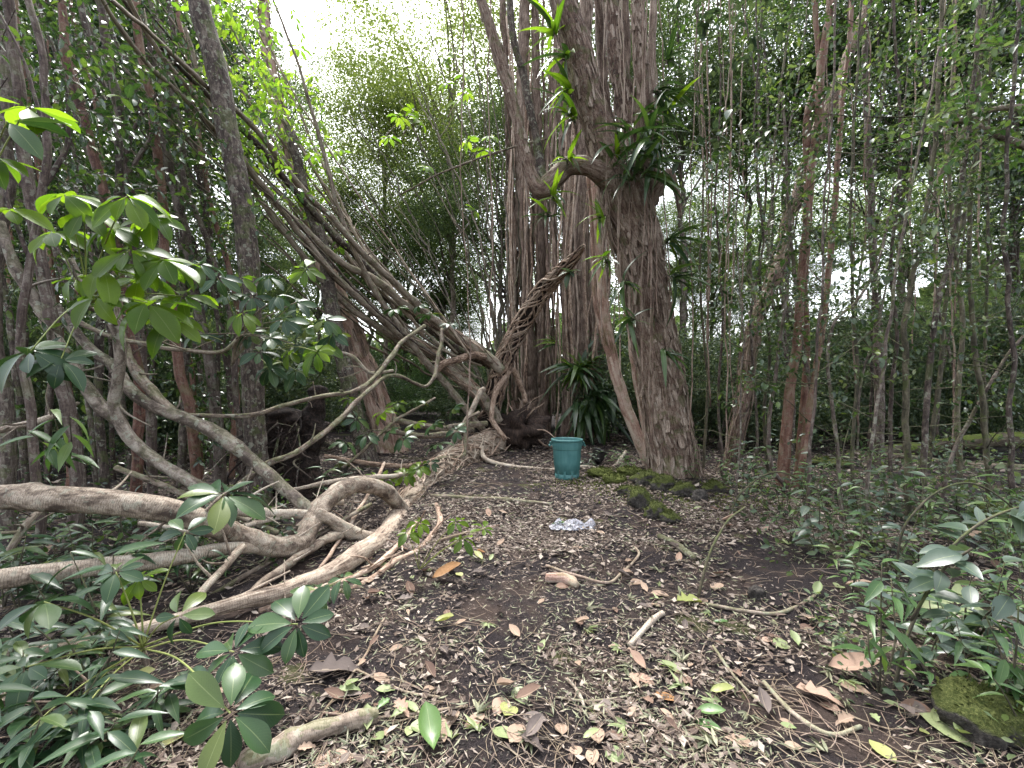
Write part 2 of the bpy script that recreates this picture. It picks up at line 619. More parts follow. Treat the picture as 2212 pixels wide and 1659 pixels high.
B_THICK = bark_mat('brown_stem_bark', ((0.3, (0.02, 0.014, 0.012)), (0.5, (0.058, 0.041, 0.035)), (0.65, (0.11, 0.083, 0.07)), (0.8, (0.19, 0.16, 0.135))), 3, 0.8, 6, 0.45, 0.012, moss=0.2, lichen=0.35)
B_PALE = bark_mat('pale_limb_bark', ((0.28, (0.06, 0.042, 0.032)), (0.42, (0.18, 0.138, 0.104)), (0.54, (0.32, 0.26, 0.20)), (0.68, (0.44, 0.38, 0.305)), (0.85, (0.52, 0.465, 0.39))), 2.2, 1.2, 5, 0.45, 0.012, 0.75, lichen=0.35, rings=0.3)
B_STEM = bark_mat('grey_brown_stem_bark', ((0.28, (0.04, 0.03, 0.023)), (0.45, (0.12, 0.092, 0.07)), (0.58, (0.22, 0.175, 0.135)), (0.75, (0.34, 0.29, 0.23))), 3, 0.8, 6, 0.45, 0.012, moss=0.35, lichen=0.5)
B_ROOT = bark_mat('wrapping_root_bark', ((0.3, (0.07, 0.043, 0.032)), (0.45, (0.21, 0.14, 0.10)), (0.58, (0.37, 0.27, 0.20)), (0.75, (0.50, 0.41, 0.33))), 3, 1.0, 8, 0.5, 0.008)
B_SOFT = bark_mat('pinkish_pale_bark', ((0.3, (0.14, 0.08, 0.058)), (0.48, (0.30, 0.19, 0.145)), (0.62, (0.42, 0.31, 0.25)), (0.8, (0.48, 0.42, 0.33))), 4, 0.5, 5, 0.4, 0.01, moss=0.3)
B_GREENSTEM = bark_mat('mossy_sapling_bark', ((0.3, (0.022, 0.019, 0.013)), (0.5, (0.06, 0.054, 0.036)), (0.65, (0.115, 0.10, 0.066)), (0.8, (0.18, 0.16, 0.115))), 3, 0.8, 6, 0.4, 0.01, moss=0.4)
B_HUMUS_SHADE = bark_mat('rotten_wood_and_gap_shade', ((0.3, (0.006, 0.005, 0.004)), (0.5, (0.018, 0.012, 0.010)), (0.65, (0.04, 0.026, 0.02)), (0.8, (0.085, 0.055, 0.042))), 4, 4, 7, 1.0, 0.04)
B_VINE = bark_mat('vine_bark', ((0.3, (0.06, 0.038, 0.03)), (0.5, (0.17, 0.115, 0.088)), (0.7, (0.30, 0.235, 0.185))), 2, 0.6, 6, 0.3, 0.005, moss=0.2)
PETIOLE = leaf_mat('yellow_green_stalk', ((0, (0.20, 0.24, 0.06)), (1, (0.30, 0.32, 0.10))), 0.1, 0.5, 0.4, 0.0, 1.2)

L_DARK = leaf_mat('dark_glossy_leaf', ((0, (0.010, 0.036, 0.014)), (0.6, (0.026, 0.066, 0.024)), (0.9, (0.05, 0.095, 0.030)), (1, (0.11, 0.14, 0.03))), 0.18, 0.36, 0.38, 0.35, 1.6)
L_BRIGHT = leaf_mat('sunlit_green_leaf', ((0, (0.055, 0.115, 0.008)), (0.5, (0.09, 0.155, 0.010)), (1, (0.13, 0.205, 0.014))), 0.55, 0.36, 0.35, 0.3, 1.9)  # backlit glow of the umbrella leaves put into a brighter, more translucent green
L_YOUNG = leaf_mat('young_yellow_green_leaf', ((0, (0.10, 0.20, 0.025)), (0.6, (0.16, 0.27, 0.035)), (1, (0.25, 0.34, 0.05))), 0.5, 0.35, 0.45, 0.3, 1.5)
L_STRAP = leaf_mat('strap_leaf', ((0, (0.018, 0.042, 0.018)), (0.6, (0.035, 0.075, 0.025)), (1, (0.075, 0.13, 0.03))), 0.3, 0.30, 0.5, 0.35, 1.6)
L_THICK = leaf_mat('thicket_leaf', ((0, (0.012, 0.032, 0.013)), (0.5, (0.028, 0.062, 0.022)), (0.85, (0.055, 0.10, 0.028)), (1, (0.12, 0.18, 0.04))), 0.3, 0.28, 0.6, 0.2, 1.7)
L_CROWN = leaf_mat('pale_olive_crown_leaf', ((0, (0.10, 0.14, 0.045)), (0.5, (0.16, 0.205, 0.07)), (1, (0.24, 0.285, 0.11))), 0.5, 0.6, 0.2, 0.0, 1.5)  # lightened leaf colour stands in for haze over the far crowns
L_CROWN2 = leaf_mat('grey_green_crown_leaf', ((0, (0.06, 0.095, 0.05)), (0.5, (0.10, 0.145, 0.075)), (1, (0.16, 0.20, 0.10))), 0.48, 0.55, 0.25, 0.0, 1.6)
L_SHRUB = leaf_mat('understory_leaf', ((0, (0.03, 0.055, 0.030)), (0.5, (0.066, 0.10, 0.052)), (0.85, (0.11, 0.15, 0.072)), (1, (0.18, 0.215, 0.10))), 0.35, 0.42, 0.45, 0.1, 1.6)
L_BLUE = leaf_mat('blue_green_leaf', ((0, (0.035, 0.065, 0.045)), (0.5, (0.06, 0.095, 0.065)), (1, (0.10, 0.135, 0.09))), 0.22, 0.34, 0.55, 0.4, 1.4)
L_HERB = leaf_mat('herb_leaf', ((0, (0.035, 0.085, 0.025)), (0.6, (0.07, 0.14, 0.04)), (1, (0.13, 0.20, 0.06))), 0.35, 0.4, 0.45, 0.3, 1.5)
L_LITTER = leaf_mat('fallen_olive_leaf', ((0, (0.07, 0.075, 0.04)), (0.35, (0.13, 0.138, 0.08)), (0.7, (0.21, 0.21, 0.13)), (1, (0.32, 0.30, 0.20))), 0.15, 0.55, 0.4, 0.25, 1.0)
D_BITS = dead_mat('dry_litter_bits', ((0, (0.03, 0.021, 0.018)), (0.4, (0.085, 0.06, 0.048)), (0.7, (0.20, 0.162, 0.138)), (1, (0.44, 0.38, 0.32))))
D_TAN = dead_mat('tan_dead_leaf', ((0, (0.27, 0.19, 0.135)), (1, (0.40, 0.29, 0.21))))
D_BROWN = dead_mat('brown_dead_leaf', ((0, (0.10, 0.06, 0.045)), (1, (0.20, 0.125, 0.09))))
D_GREY = dead_mat('grey_brown_dead_leaf', ((0, (0.075, 0.06, 0.055)), (1, (0.17, 0.14, 0.125))))
D_ORANGE = dead_mat('orange_dead_leaf', ((0, (0.34, 0.17, 0.07)), (1, (0.42, 0.23, 0.10))), 0.2)
D_PEACH = dead_mat('peach_dead_leaf', ((0, (0.36, 0.235, 0.17)), (1, (0.46, 0.32, 0.24))), 0.15)
D_YELLOW = leaf_mat('yellow_green_fallen_leaf', ((0, (0.26, 0.29, 0.09)), (1, (0.36, 0.36, 0.15))), 0.2, 0.5, 0.4, 0.4, 1.1, 0.5)
D_PALEGREEN = leaf_mat('pale_green_fallen_leaf', ((0, (0.20, 0.25, 0.11)), (1, (0.31, 0.35, 0.17))), 0.2, 0.5, 0.4, 0.4, 1.1, 0.35)
D_GREEN = leaf_mat('green_fallen_leaf', ((0, (0.05, 0.12, 0.03)), (1, (0.11, 0.20, 0.045))), 0.2, 0.4, 0.5, 0.4, 1.2, 0.3)


def soil_mat():
    M = Mat('black_cinder_soil')
    o = M.obj()
    n1 = M.noise(o, 90, 5, 0.7)
    n2 = M.noise(o, 2.2, 4, 0.6)
    n3 = M.noise(o, 340, 2, 0.6)
    col = M.ramp(M.math('ADD', M.math('MULTIPLY', n1, 0.6), M.math('MULTIPLY', n3, 0.4)), ((0.3, (0.006, 0.005, 0.0055)), (0.5, (0.020, 0.016, 0.017)), (0.7, (0.058, 0.046, 0.041)), (0.85, (0.16, 0.125, 0.105)))).outputs[0]
    col = M.mix(M.math('MULTIPLY', M.ramp(n2, ((0.48, (0, 0, 0)), (0.62, (1, 1, 1)))).outputs[0], 0.3), col, (0.11, 0.075, 0.055))
    n4 = M.noise(o, 1.1, 4, 0.6)
    moss = M.math('MULTIPLY', M.math('GREATER_THAN', M.math('ADD', n4, M.math('MULTIPLY', n1, 0.12)), 0.685), 0.5)
    col = M.mix(moss, col, (0.06, 0.075, 0.02))
    return M.finish(col, 0.95, 0.15, M.math('ADD', n1, M.math('MULTIPLY', n3, 0.4)), 0.9, 0.02)


def moss_mat(name='moss', a=(0.03, 0.038, 0.012), b=(0.075, 0.088, 0.024), c=(0.14, 0.155, 0.05)):
    M = Mat(name)
    o = M.obj()
    n1 = M.noise(o, 60, 5, 0.7)
    n2 = M.noise(o, 7, 4, 0.6)
    col = M.ramp(M.math('ADD', M.math('MULTIPLY', n1, 0.5), M.math('MULTIPLY', n2, 0.5)), ((0.3, a), (0.52, b), (0.72, c))).outputs[0]
    return M.finish(col, 0.95, 0.1, n1, 1.0, 0.02)


def rock_mat(name, mossy=0.5):
    M = Mat(name)
    o = M.obj()
    n1 = M.noise(o, 30, 6, 0.7)
    n2 = M.noise(o, 6, 4, 0.6)
    col = M.ramp(n1, ((0.3, (0.02, 0.018, 0.017)), (0.5, (0.065, 0.058, 0.052)), (0.75, (0.16, 0.145, 0.125)))).outputs[0]
    nz = M.n('SeparateXYZ', Vector=M.n('NewGeometry').outputs['Normal']).outputs[2]
    k = M.ramp(M.math('ADD', M.math('ADD', M.math('MULTIPLY', nz, 0.45), n2), M.math('MULTIPLY', n1, 0.3)), ((min(1, 0.97 - mossy * 0.5), (0, 0, 0)), (min(1, 1.10 - mossy * 0.5), (1, 1, 1)))).outputs[0]
    if not mossy:
        k = 0.0
    n4 = M.noise(o, 85, 4, 0.7)
    mc = M.ramp(n4, ((0.3, (0.03, 0.045, 0.01)), (0.5, (0.06, 0.07, 0.02)), (0.7, (0.125, 0.14, 0.045)))).outputs[0]
    col = M.mix(k, col, mc)
    return M.finish(col, 0.95, 0.15, M.math('ADD', n1, n4), 1.0, 0.02)


SOIL = soil_mat()
MOSS = moss_mat()
ROCK = rock_mat('mossy_lava_rock', 0.55)
ROCKBARE = rock_mat('bare_lava_rock', 0.0)

# ------------------------------------------------------------------ the ground
gx = np.sinh(np.linspace(-5.2, 5.2, 341)) * 1.35
gy = 0.2 + np.sinh(np.linspace(0, 5.6, 330)) * 0.95
gy = np.concatenate((-gy[:2:-12] + 0.35, gy))
GX, GY = np.meshgrid(gx, gy)
gxr, gyr = GX.ravel(), GY.ravel()
GZ = ground_h(gxr, gyr)
ni, nj = len(gy), len(gx)
GRID = (gx, gy, GZ.reshape(ni, nj))
ii = np.arange(ni - 1)[:, None] * nj
jj = np.arange(nj - 1)[None, :]
gq = np.stack((ii + jj, ii + jj + 1, ii + nj + jj + 1, ii + nj + jj), 2).reshape(-1, 4)
b = MB()
b.add(np.stack((gxr, gyr, GZ), 1), gq)
tag(b.build('ground', SOIL, None, (0, 0, 0)), 'dark cinder forest floor with a worn path', None, None, 'structure')


def scatter(n, dmin, dmax, spread=1.0, u0=-100, u1=2312, power=1.0):
    """ground positions spread evenly over the picture rather than over the plan"""
    v0, v1 = 850 + 1392 / dmax, 850 + 1392 / dmin
    v = v0 + (v1 - v0) * uni(0, 1, n) ** power
    u = uni(u0, u1, n)
    d = 1392 / (v - 850)
    x = (u - 1106) / F * d
    return x, d + uni(-0.03, 0.03, n)


def lay(mb, tmpl, x, y, size, tilt=0.35, up=0.008):
    z = ground_h(x, y) + uni(0.0, 1.0, len(x)) ** 2 * up * 3 + up
    a = uni(0, 2 * PI, len(x))
    d = np.stack((np.cos(a), np.sin(a), uni(-tilt, tilt, len(x)) * 0.6), 1)
    n = np.stack((uni(-tilt, tilt, len(x)), uni(-tilt, tilt, len(x)), np.where(uni(0, 1, len(x)) < 0.5, 1.0, -1.0)), 1)
    add_leaves(mb, tmpl, np.stack((x, y, z), 1), d, n, size)


def patchy(x, y, lo=0.35, f=1.5, seed=5):
    k = 0.5 + 0.5 * fbm(np.stack((x * f, y * f, x * 0), 1), seed, 2)
    return uni(0, 1, len(x)) < np.clip(lo + (k - 0.35) * 1.6, 0, 1)


# fine litter that nobody could count
for name, tm, mt, n, smin, smax, dmax, label, lo, tilt in (
        ('leaf_litter', T_SLIM2, L_LITTER, 36000, 0.02, 0.07, 14, 'slender olive fallen leaves strewn over the dark path', 0.20, 0.5),
        ('dry_debris', SLIVER, D_BITS, 52000, 0.012, 0.055, 25, 'dry brown leaf bits and splinters covering the soil', 0.20, 0.5),
        ('leaf_scraps', DIAMOND, D_BITS, 50000, 0.012, 0.07, 40, 'crumbled brown leaf scraps over the forest floor', 0.20, 0.6)):
    b = MB()
    x, y = scatter(n, 1.35, dmax)
    k = patchy(x, y, lo, 1.5 if name != 'leaf_litter' else 2.6, len(name)) & (uni(0, 1, n) < np.clip(0.30 + y / 4.2, 0, 1))
    x, y = x[k], y[k]
    sz = (smin + (smax - smin) * uni(0, 1, len(x)) ** 2.2) * np.clip(y / 3.2, 1.0, 3.6)
    fa = y > 3.5
    lay(b, tm, x[~fa], y[~fa], sz[~fa], tilt)
    lay(b, SLIVER if tm is T_SLIM2 else tm, x[fa], y[fa], sz[fa], tilt)
    if name != 'leaf_litter':                                # the far stretch of the path
        x, y = scatter(46000, 4.2, 15, u0=300, u1=2000)
        k = patchy(x, y, 0.45, 1.2, 9)
        lay(b, tm, x[k], y[k], uni(0.03, 0.09, k.sum()) * np.clip(y[k] / 8, 0.7, 1.6), tilt)
    tag(b.build(name, mt), label, 'litter', None, 'stuff')

# thin broken twigs in the litter
b = MB()
x, y = scatter(3200, 1.4, 14)
for k in range(len(x)):
    L = uni(0.05, 0.28) * min(2.0, max(1, y[k] / 5))
    a = uni(0, 2 * PI)
    r = uni(0.0011, 0.0028) * max(1, y[k] / 3.5)
    p0 = np.array((x[k], y[k], gz(x[k], y[k]) + 0.008))
    dv = np.array((math.cos(a), math.sin(a), 0.0))
    mid = p0 + dv * L * 0.5 + rand_dirs(1, 0.0, 0.2)[0] * L * 0.14
    end = p0 + dv * L
    mid[2] = gz(mid[0], mid[1]) + uni(0.008, 0.02)
    end[2] = gz(end[0], end[1]) + uni(0.006, 0.03)
    tube(b, Path((p0, mid, end), (r, r, r * 0.6), L / 5), 4, cap=False)
tag(b.build('twig_litter', B_VINE), 'thin broken twigs scattered through the leaf litter', 'litter', None, 'stuff')

# cinder grains near the camera
b = MB()
x, y = scatter(13000, 1.35, 5.5, power=0.7)
k = patchy(x, y, 0.2, 2.4, 31) & (np.abs(x - 0.4) < 1.0 + y * 0.45)
x, y = x[k], y[k]
r = uni(0.003, 0.009, len(x)) ** 1.0
oc = np.array(((1, 0, 0), (0, 1, 0), (-1, 0, 0), (0, -1, 0), (0, 0, 0.8), (0, 0, -0.5)), float)
ot = np.array(((0, 1, 4), (1, 2, 4), (2, 3, 4), (3, 0, 4)))
X = np.stack((x, y, ground_h(x, y) + r * 0.5), 1)[:, None, :] + oc[None] * r[:, None, None] * uni(0.6, 1.3, (len(x), 6, 3))
b.add(X.reshape(-1, 3), None, (ot[None] + (np.arange(len(x)) * 6)[:, None, None]).reshape(-1, 3))
tag(b.build('cinder_gravel', ROCKBARE, smooth=False), 'loose black cinder grains on the bare path soil', 'gravel', None, 'stuff')

# ------------------------------------------------------------------ far woodland
ORD = 'first second third fourth fifth sixth seventh eighth ninth tenth eleventh twelfth thirteenth fourteenth fifteenth sixteenth seventeenth eighteenth nineteenth twentieth'.split()
ORD += ['twenty-' + o for o in ORD[:9]] + ['thirtieth'] + ['thirty-' + o for o in ORD[:9]] + ['fortieth'] + ['forty-' + o for o in ORD[:9]]


def crown_mesh(name, mat, n, clumps, leaf, flat=0.35, spread=0.16, seed=0, tmpl=DIAMOND):
    """leaves gathered in flattened clumps through a unit ball"""
    c = rand_dirs(clumps) * (uni(0.15, 1, clumps) ** 0.45)[:, None]
    c[:, 2] *= 0.95
    wgt = uni(0.4, 1.6, clumps)
    k = rng.choice(clumps, n, p=wgt / wgt.sum())
    p = c[k] + rng.normal(size=(n, 3)) * np.array((spread, spread, spread * flat)) * uni(0.5, 1.3, n)[:, None]
    d = rand_dirs(n, -0.15, 0.6)
    nn = rand_dirs(n, 0.9, 0.8)
    mb = MB()
    add_leaves(mb, tmpl, p, d, nn, leaf * uni(0.6, 1.3, n))
    return mb.mesh(name, mat, (0, 0, 0), False), c


def limb_mesh(name, mat, c, nmax=26, r=0.016, foot=-1.5):
    """boughs from the foot of the crown out to its clumps"""
    mb = MB()
    for j in range(min(nmax, len(c))):
        e = c[j]
        s = np.array((0, 0, foot + 0.7 * (e[2] + 1)))
        m = (s + e) / 2 + np.array((0, 0, 0.06)) + rand_dirs(1)[0] * 0.09
        tube(mb, Path((s, m, e), (r, r * 0.6, r * 0.2), 0.09, 0.02, j), 5, cap=False)
    return mb.mesh(name, mat)


PROTO = []
for q, (mt, n, cl, lf) in enumerate(((L_CROWN, 98000, 190, 0.020), (L_CROWN2, 84000, 140, 0.021), (L_CROWN2, 70000, 110, 0.026), (L_THICK, 46000, 90, 0.037), (L_CROWN2, 24000, 60, 0.030))):
    me, c = crown_mesh('crown', mt, n, cl, lf, 0.4, 0.17)
    PROTO.append((me, limb_mesh('bough', B_DARK if q else B_STEM, c, 20, 0.012)))


def far_tree(u, v, d, hw, hh, q, label, group='trees standing behind the clearing', lean=0.0, trunk_r=0.16):
    ctr = at(u, v, d)
    base = np.array((ctr[0] - lean, ctr[1], 0.0))
    base[2] = gz(base[0], base[1]) - 0.05
    t = thing('forest_tree', base, label, 'tree', group)
    a, bz = hw * d / F, hh * d / F
    pts = [base, base * 0.6 + ctr * 0.4 + rand_dirs(1)[0] * 0.3, ctr]
    mb = MB()
    tube(mb, Path(pts, (trunk_r, trunk_r * 0.8, trunk_r * 0.35), 0.5, 0.12, int(u)), 8)
    mb.build('trunk', B_DARK if q else B_STEM, t)
    R = Matrix.Translation(Vector(ctr)) @ Matrix.Diagonal((a, a, bz, 1)) @ Matrix.Rotation(uni(0, 6.28), 4, 'Z')
    place('crown', PROTO[q][0], R, t)
    tag(place('bough', PROTO[q][1], R, t), kind='stuff')
    return t


far = [
    (975, 190, 24, 250, 330, 0, 'tall pale olive tree filling the top centre behind the clearing'),
    (830, 330, 27, 190, 190, 0, 'pale tree just below the open patch of white sky'),
    (1090, 430, 21, 200, 210, 1, 'grey-green tree behind the wrapped leaning trunk'),
    (880, 610, 30, 230, 140, 1, 'low grey-green tree far behind the fallen stems'),
    (690, 520, 28, 130, 170, 1, 'grey-green tree seen between the diagonal fallen stems'),
    (540, 230, 19, 140, 280, 1, 'leafy tree behind the dark upright trunk'),
    (350, 150, 16, 190, 300, 3, 'dark broad-leaved tree high behind the stem thicket'),
    (110, 190, 14, 230, 360, 3, 'dark broad-leaved tree filling the upper left corner'),
    (290, 520, 18, 230, 220, 2, 'dim tree low behind the stem thicket'),
    (30, 620, 15, 190, 240, 3, 'dim dark tree at the left edge behind the pale limbs'),
    (540, 600, 20, 140, 170, 2, 'dark tree behind the umbrella leaf clusters'),
    (1470, 150, 18, 170, 250, 2, 'tree behind the top of the big paperbark trunk'),
    (1700, 110, 17, 210, 220, 2, 'tree behind the top of the red-barked stems'),
    (1960, 130, 15, 240, 230, 3, 'dark leafy tree filling the upper right part'),
    (2190, 230, 13, 190, 330, 3, 'dark leafy tree at the upper right corner'),
    (1880, 380, 22, 210, 130, 4, 'thin crown low behind the right-hand saplings'),
    (2110, 520, 25, 190, 120, 4, 'far thin crown at mid-height by the right edge'),
    (1610, 300, 21, 160, 130, 1, 'small crown between the big trunk and the red stems'),
    (1310, 170, 23, 180, 330, 1, 'crown behind the hanging roots of the twin paperbark'),
    (1260, 600, 27, 150, 150, 4, 'grey-green tree low behind the hanging roots'),
    (1560, 740, 24, 150, 90, 4, 'low dark tree beyond the foot of the leaning dark trunk'),
    (1800, 710, 26, 170, 95, 4, 'low far tree beyond the red-barked stems'),
    (2020, 720, 22, 150, 95, 4, 'low tree beyond the thin saplings'),
    (2230, 700, 20, 140, 110, 2, 'low tree beyond the right edge saplings'),
]
far += [(1470, 500, 24, 110, 110, 1, 'grey-green crown directly right of the big trunk at mid-height'), (1540, 610, 25, 120, 90, 1, 'grey-green crown low in the bright gap right of the big trunk'), (1680, 610, 27, 120, 80, 4, 'lacy low crown between the leaning trunk and the red stems'), (960, 700, 30, 120, 90, 1, 'low grey-green crown behind the foot of the wrapped trunk'), (1560, 500, 26, 130, 100, 4, 'thin lacy crown in the bright gap right of the big trunk'), (1500, 640, 28, 110, 90, 4, 'thin lacy low crown close to the right of the big trunk'), (1960, 480, 27, 190, 110, 4, 'thin lacy crown in the bright gap behind the saplings'), (1720, 520, 28, 150, 100, 4, 'thin lacy crown behind the red stems'), (800, 520, 30, 160, 110, 4, 'thin lacy crown in the bright gap behind the diagonal stems'), (960, 560, 27, 150, 110, 4, 'thin lacy crown left of the wrapped leaning trunk')]
for a in far:
    far_tree(*a)

# distant wood that reads as one mass
b = MB()
n = 42000
ang = uni(-1.25, 1.25, n)
dd = uni(36, 60, n)
hz = uni(0, 1, n) ** 1.15 * (7.5 + 2.5 * np.sin(ang * 9) + 1.5 * np.sin(ang * 23 + 1))
p = np.stack((np.sin(ang) * dd, np.cos(ang) * dd, hz), 1)
add_leaves(b, DIAMOND, p, rand_dirs(n, 0, 0.6), rand_dirs(n, 0.6), uni(0.6, 1.4, n))
tag(b.build('distant_woods', L_SHRUB, None, (0, 0, 0), False), 'distant wood seen dimly between the trunks', 'woods', None, 'stuff')

# understory shrubs
SH = []
for q, (mt, n, cl, lf) in enumerate(((L_SHRUB, 15000, 75, 0.055), (L_SHRUB, 11000, 60, 0.065), (L_HERB, 11000, 60, 0.055))):
    me, c = crown_mesh('foliage', mt, n, cl, lf, 0.4, 0.2, 0, T_OVAL2 if q == 1 else DIAMOND)
    SH.append((me, limb_mesh('stem', B_GREENSTEM, c, 20, 0.012, -1.1)))


def shrub(u, d, hw, h, q, label, group):
    x = (u - 1106) / F * d
    base = np.array((x, d, gz(x, d)))
    t = thing('understory_shrub', base, label, 'shrub', group)
    a = hw * d / F
    R = Matrix.Translation(Vector(base + np.array((0, 0, h * 0.55)))) @ Matrix.Diagonal((a, a, h * 0.55, 1)) @ Matrix.Rotation(uni(0, 6.28), 4, 'Z')
    place('foliage', SH[q][0], R, t)
    tag(place('stem', SH[q][1], R, t), kind='stuff')


sh = sorted([(-40, 9), (60, 11), (150, 13), (250, 12), (345, 14), (430, 12), (510, 15), (590, 17), (660, 20), (730, 18), (1010, 19), (1090, 21), (1180, 19), (1330, 18), (1390, 13), (1450, 17), (1530, 12),
             (1590, 15), (1660, 12), (1730, 17), (1800, 13), (1870, 16), (1940, 12), (2010, 17), (2080, 13), (2150, 11), (2230, 10), (1500, 22), (1690, 23), (1960, 24)])
sh = sorted(sh + [(10, 7.5), (120, 8), (200, 8.8), (290, 9), (380, 9.6), (470, 10), (560, 11), (640, 12)])
left_i, right_i = 0, 0
for u, d in sh:
    if u < 1100:
        left_i += 1
        shrub(u, d, uni(75, 120), uni(1.8, 3.4), int(rng.integers(0, 2)), f'{ORD[left_i - 1]} understory shrub from the left edge behind the fallen stems', 'understory shrubs behind the fallen tree')
    else:
        right_i += 1
        shrub(u, d, uni(85, 130), uni(1.9, 3.9), int(rng.integers(0, 2)), f'{ORD[right_i - 1]} understory shrub rightwards from the hanging roots', 'understory shrubs on the right side')
for u, d, hw, h, lb in ((850, 24, 60, 2.6, 'bright yellow-green bush glimpsed under the fallen stems'), (930, 26, 55, 3.0, 'bright yellow-green bush glimpsed behind the crossed stems'), (790, 28, 70, 4.2, 'sunny bush far behind the reddish leaning trunk'), (890, 30, 80, 5.0, 'tall pale bush far behind the crossed stems'), (990, 29, 70, 4.6, 'pale bush far behind the wrapped trunk foot')):
    shrub(u, d, hw, h, 2, lb, 'bright bushes beyond the fallen tree')

# ------------------------------------------------------------------ the big paperbark with epiphytes
def part_tube(name, mat, parent, pts, sides=12, step=0.06, wob=0.01, bump=0.08, bscale=8.0, seed=0, ridge=0.0, nridge=7, pixel=True, maxn=260, knots=0):
    pa = pix_path(pts, step, wob, seed, maxn) if pixel else Path([q[:3] for q in pts], [q[3] for q in pts], step, wob, seed, maxn)
    mb = MB()
    tube(mb, pa, sides, bump, bscale, seed, ridge, nridge, knots=knots)
    o = mb.build(name, mat, parent)
    return o, pa


def flakes(mb, pa, n, w=(0.03, 0.09), l=(0.10, 0.40), lift=0.03, t0=0.0, t1=1.0):
    """thin strips of bark peeling off a trunk, fixed along one edge"""
    for _ in range(n):
        t = uni(t0, t1)
        a = uni(0, 2 * PI)
        ln, wd = uni(*l), uni(*w)
        r = float(np.interp(t * pa.L, pa.S, pa.R))
        up = uni(0, 1) < 0.55
        rows = 5
        tt = np.linspace(0, 1, rows)
        lf = lift * uni(0.2, 1.0) * (tt if up else 1 - tt) ** 2
        V, uv = [], []
        skew = uni(-0.25, 0.25)
        wv = wd * (0.6 + 0.4 * np.sin(tt * PI + 0.3)) * uni(0.6, 1.2, rows)
        for i in range(rows):
            ti = np.clip(t + (tt[i] - 0.5) * ln / pa.L, 0, 1)
            for sg in (-0.5, 0, 0.5):
                aa = a + (sg * wv[i] + skew * ln * (tt[i] - 0.5)) / max(r, 0.03)
                V.append(pa.at(ti, aa, 1.03, lf[i] + 0.006 + (0.008 if sg == 0 else 0) + uni(0, 0.006))[0])
                uv.append((aa * r, ti * pa.L + a))
        i = np.arange(rows - 1)[:, None] * 3
        quads = np.concatenate([np.stack((i + k, i + k + 1, i + k + 4, i + k + 3), 2).reshape(-1, 4) for k in (0, 1)])
        mb.add(np.array(V), quads, None, np.array(uv))


def clinging(parent, pa, n, t0, t1, r=(0.004, 0.012), turns=0.15, name='clinging_root', mat=None, seed=0):
    for k in range(n):
        a0 = uni(0, 2 * PI)
        s0 = uni(t0, t1 - 0.1)
        s1 = min(t1, s0 + uni(0.15, 0.6) * (t1 - t0))
        t = np.linspace(s0, s1, 14)
        ang = a0 + turns * 2 * PI * (t - s0) / (t1 - t0) * (1 if uni(0, 1) < 0.5 else -1) + 0.25 * np.sin(t * 30 + k)
        P = pa.at(t, ang, 1.05, 0.008 + 0.02 * abs(math.sin(k)))
        rr = uni(*r)
        mb = MB()
        tube(mb, Path(P, np.linspace(rr, rr * 0.6, len(P)), 0.06, 0.004, k), 5)
        mb.build(name, mat or B_VINE, parent)


def thin(pts, k):
    return [(u, v, d, r * k) for u, v, d, r in pts]


PB = thing('paperbark_tree', on_ground(1460, 1040), 'massive shaggy paperbark tree clothed with strap-leaved epiphytes beside the bin', 'tree')
low = [(1466, 1085, 7.5, 76), (1462, 1045, 7.5, 70), (1453, 990, 7.5, 62), (1440, 900, 7.5, 57), (1424, 800, 7.45, 55), (1406, 700, 7.4, 56), (1390, 600, 7.35, 58), (1370, 500, 7.3, 62), (1350, 425, 7.25, 64), (1338, 350, 7.2, 50), (1332, 310, 7.2, 30)]
tr, pa_low = part_tube('trunk', B_PAPER, PB, thin(low, 0.8), 56, 0.028, 0.02, 0.10, 3.5, 1, 0.13, 15)
tops = [
    [(1345, 440, 7.2, 42), (1312, 340, 7.15, 41), (1282, 245, 7.1, 37), (1256, 150, 7.05, 35), (1236, 70, 7.0, 34), (1214, -10, 6.95, 32), (1190, -120, 6.9, 30)],
    [(1368, 420, 7.3, 38), (1364, 330, 7.35, 30), (1350, 230, 7.4, 25), (1332, 120, 7.45, 21), (1319, 20, 7.5, 19), (1310, -110, 7.5, 17)],
    [(1388, 440, 7.25, 38), (1394, 350, 7.2, 28), (1390, 250, 7.15, 20), (1386, 150, 7.15, 17), (1381, 50, 7.15, 16), (1378, -110, 7.15, 15)],
    [(1420, 420, 7.5, 16), (1412, 300, 7.6, 12), (1408, 150, 7.7, 10), (1412, 0, 7.7, 9), (1420, -110, 7.7, 8)],
    [(1330, 420, 7.7, 15), (1345, 250, 7.8, 11), (1352, 120, 7.9, 10), (1348, -110, 7.9, 9)],
    [(1300, 350, 7.5, 12), (1268, 220, 7.6, 9), (1262, 100, 7.7, 8), (1258, -110, 7.7, 7)],
    [(1340, 330, 7.6, 18), (1310, 240, 7.7, 13), (1298, 120, 7.8, 11), (1292, 0, 7.8, 10), (1285, -110, 7.8, 9)],
]
TP = []
for k, pts in enumerate(tops):
    o, pa = part_tube('limb', B_PAPER if k < 3 else B_PAPER2, PB, thin(pts, 0.85), 28, 0.035, 0.02, 0.10, 4, k + 3, 0.12, 9)
    TP.append(pa)
elbow = [(1325, 392, 7.1, 26), (1275, 362, 6.98, 19), (1232, 358, 6.92, 19), (1195, 388, 6.88, 20), (1168, 412, 6.85, 19), (1150, 388, 6.85, 15), (1134, 330, 6.85, 13), (1108, 225, 6.84, 12), (1080, 130, 6.82, 12), (1056, 55, 6.8, 11), (1030, -25, 6.8, 10), (1005, -110, 6.8, 9)]
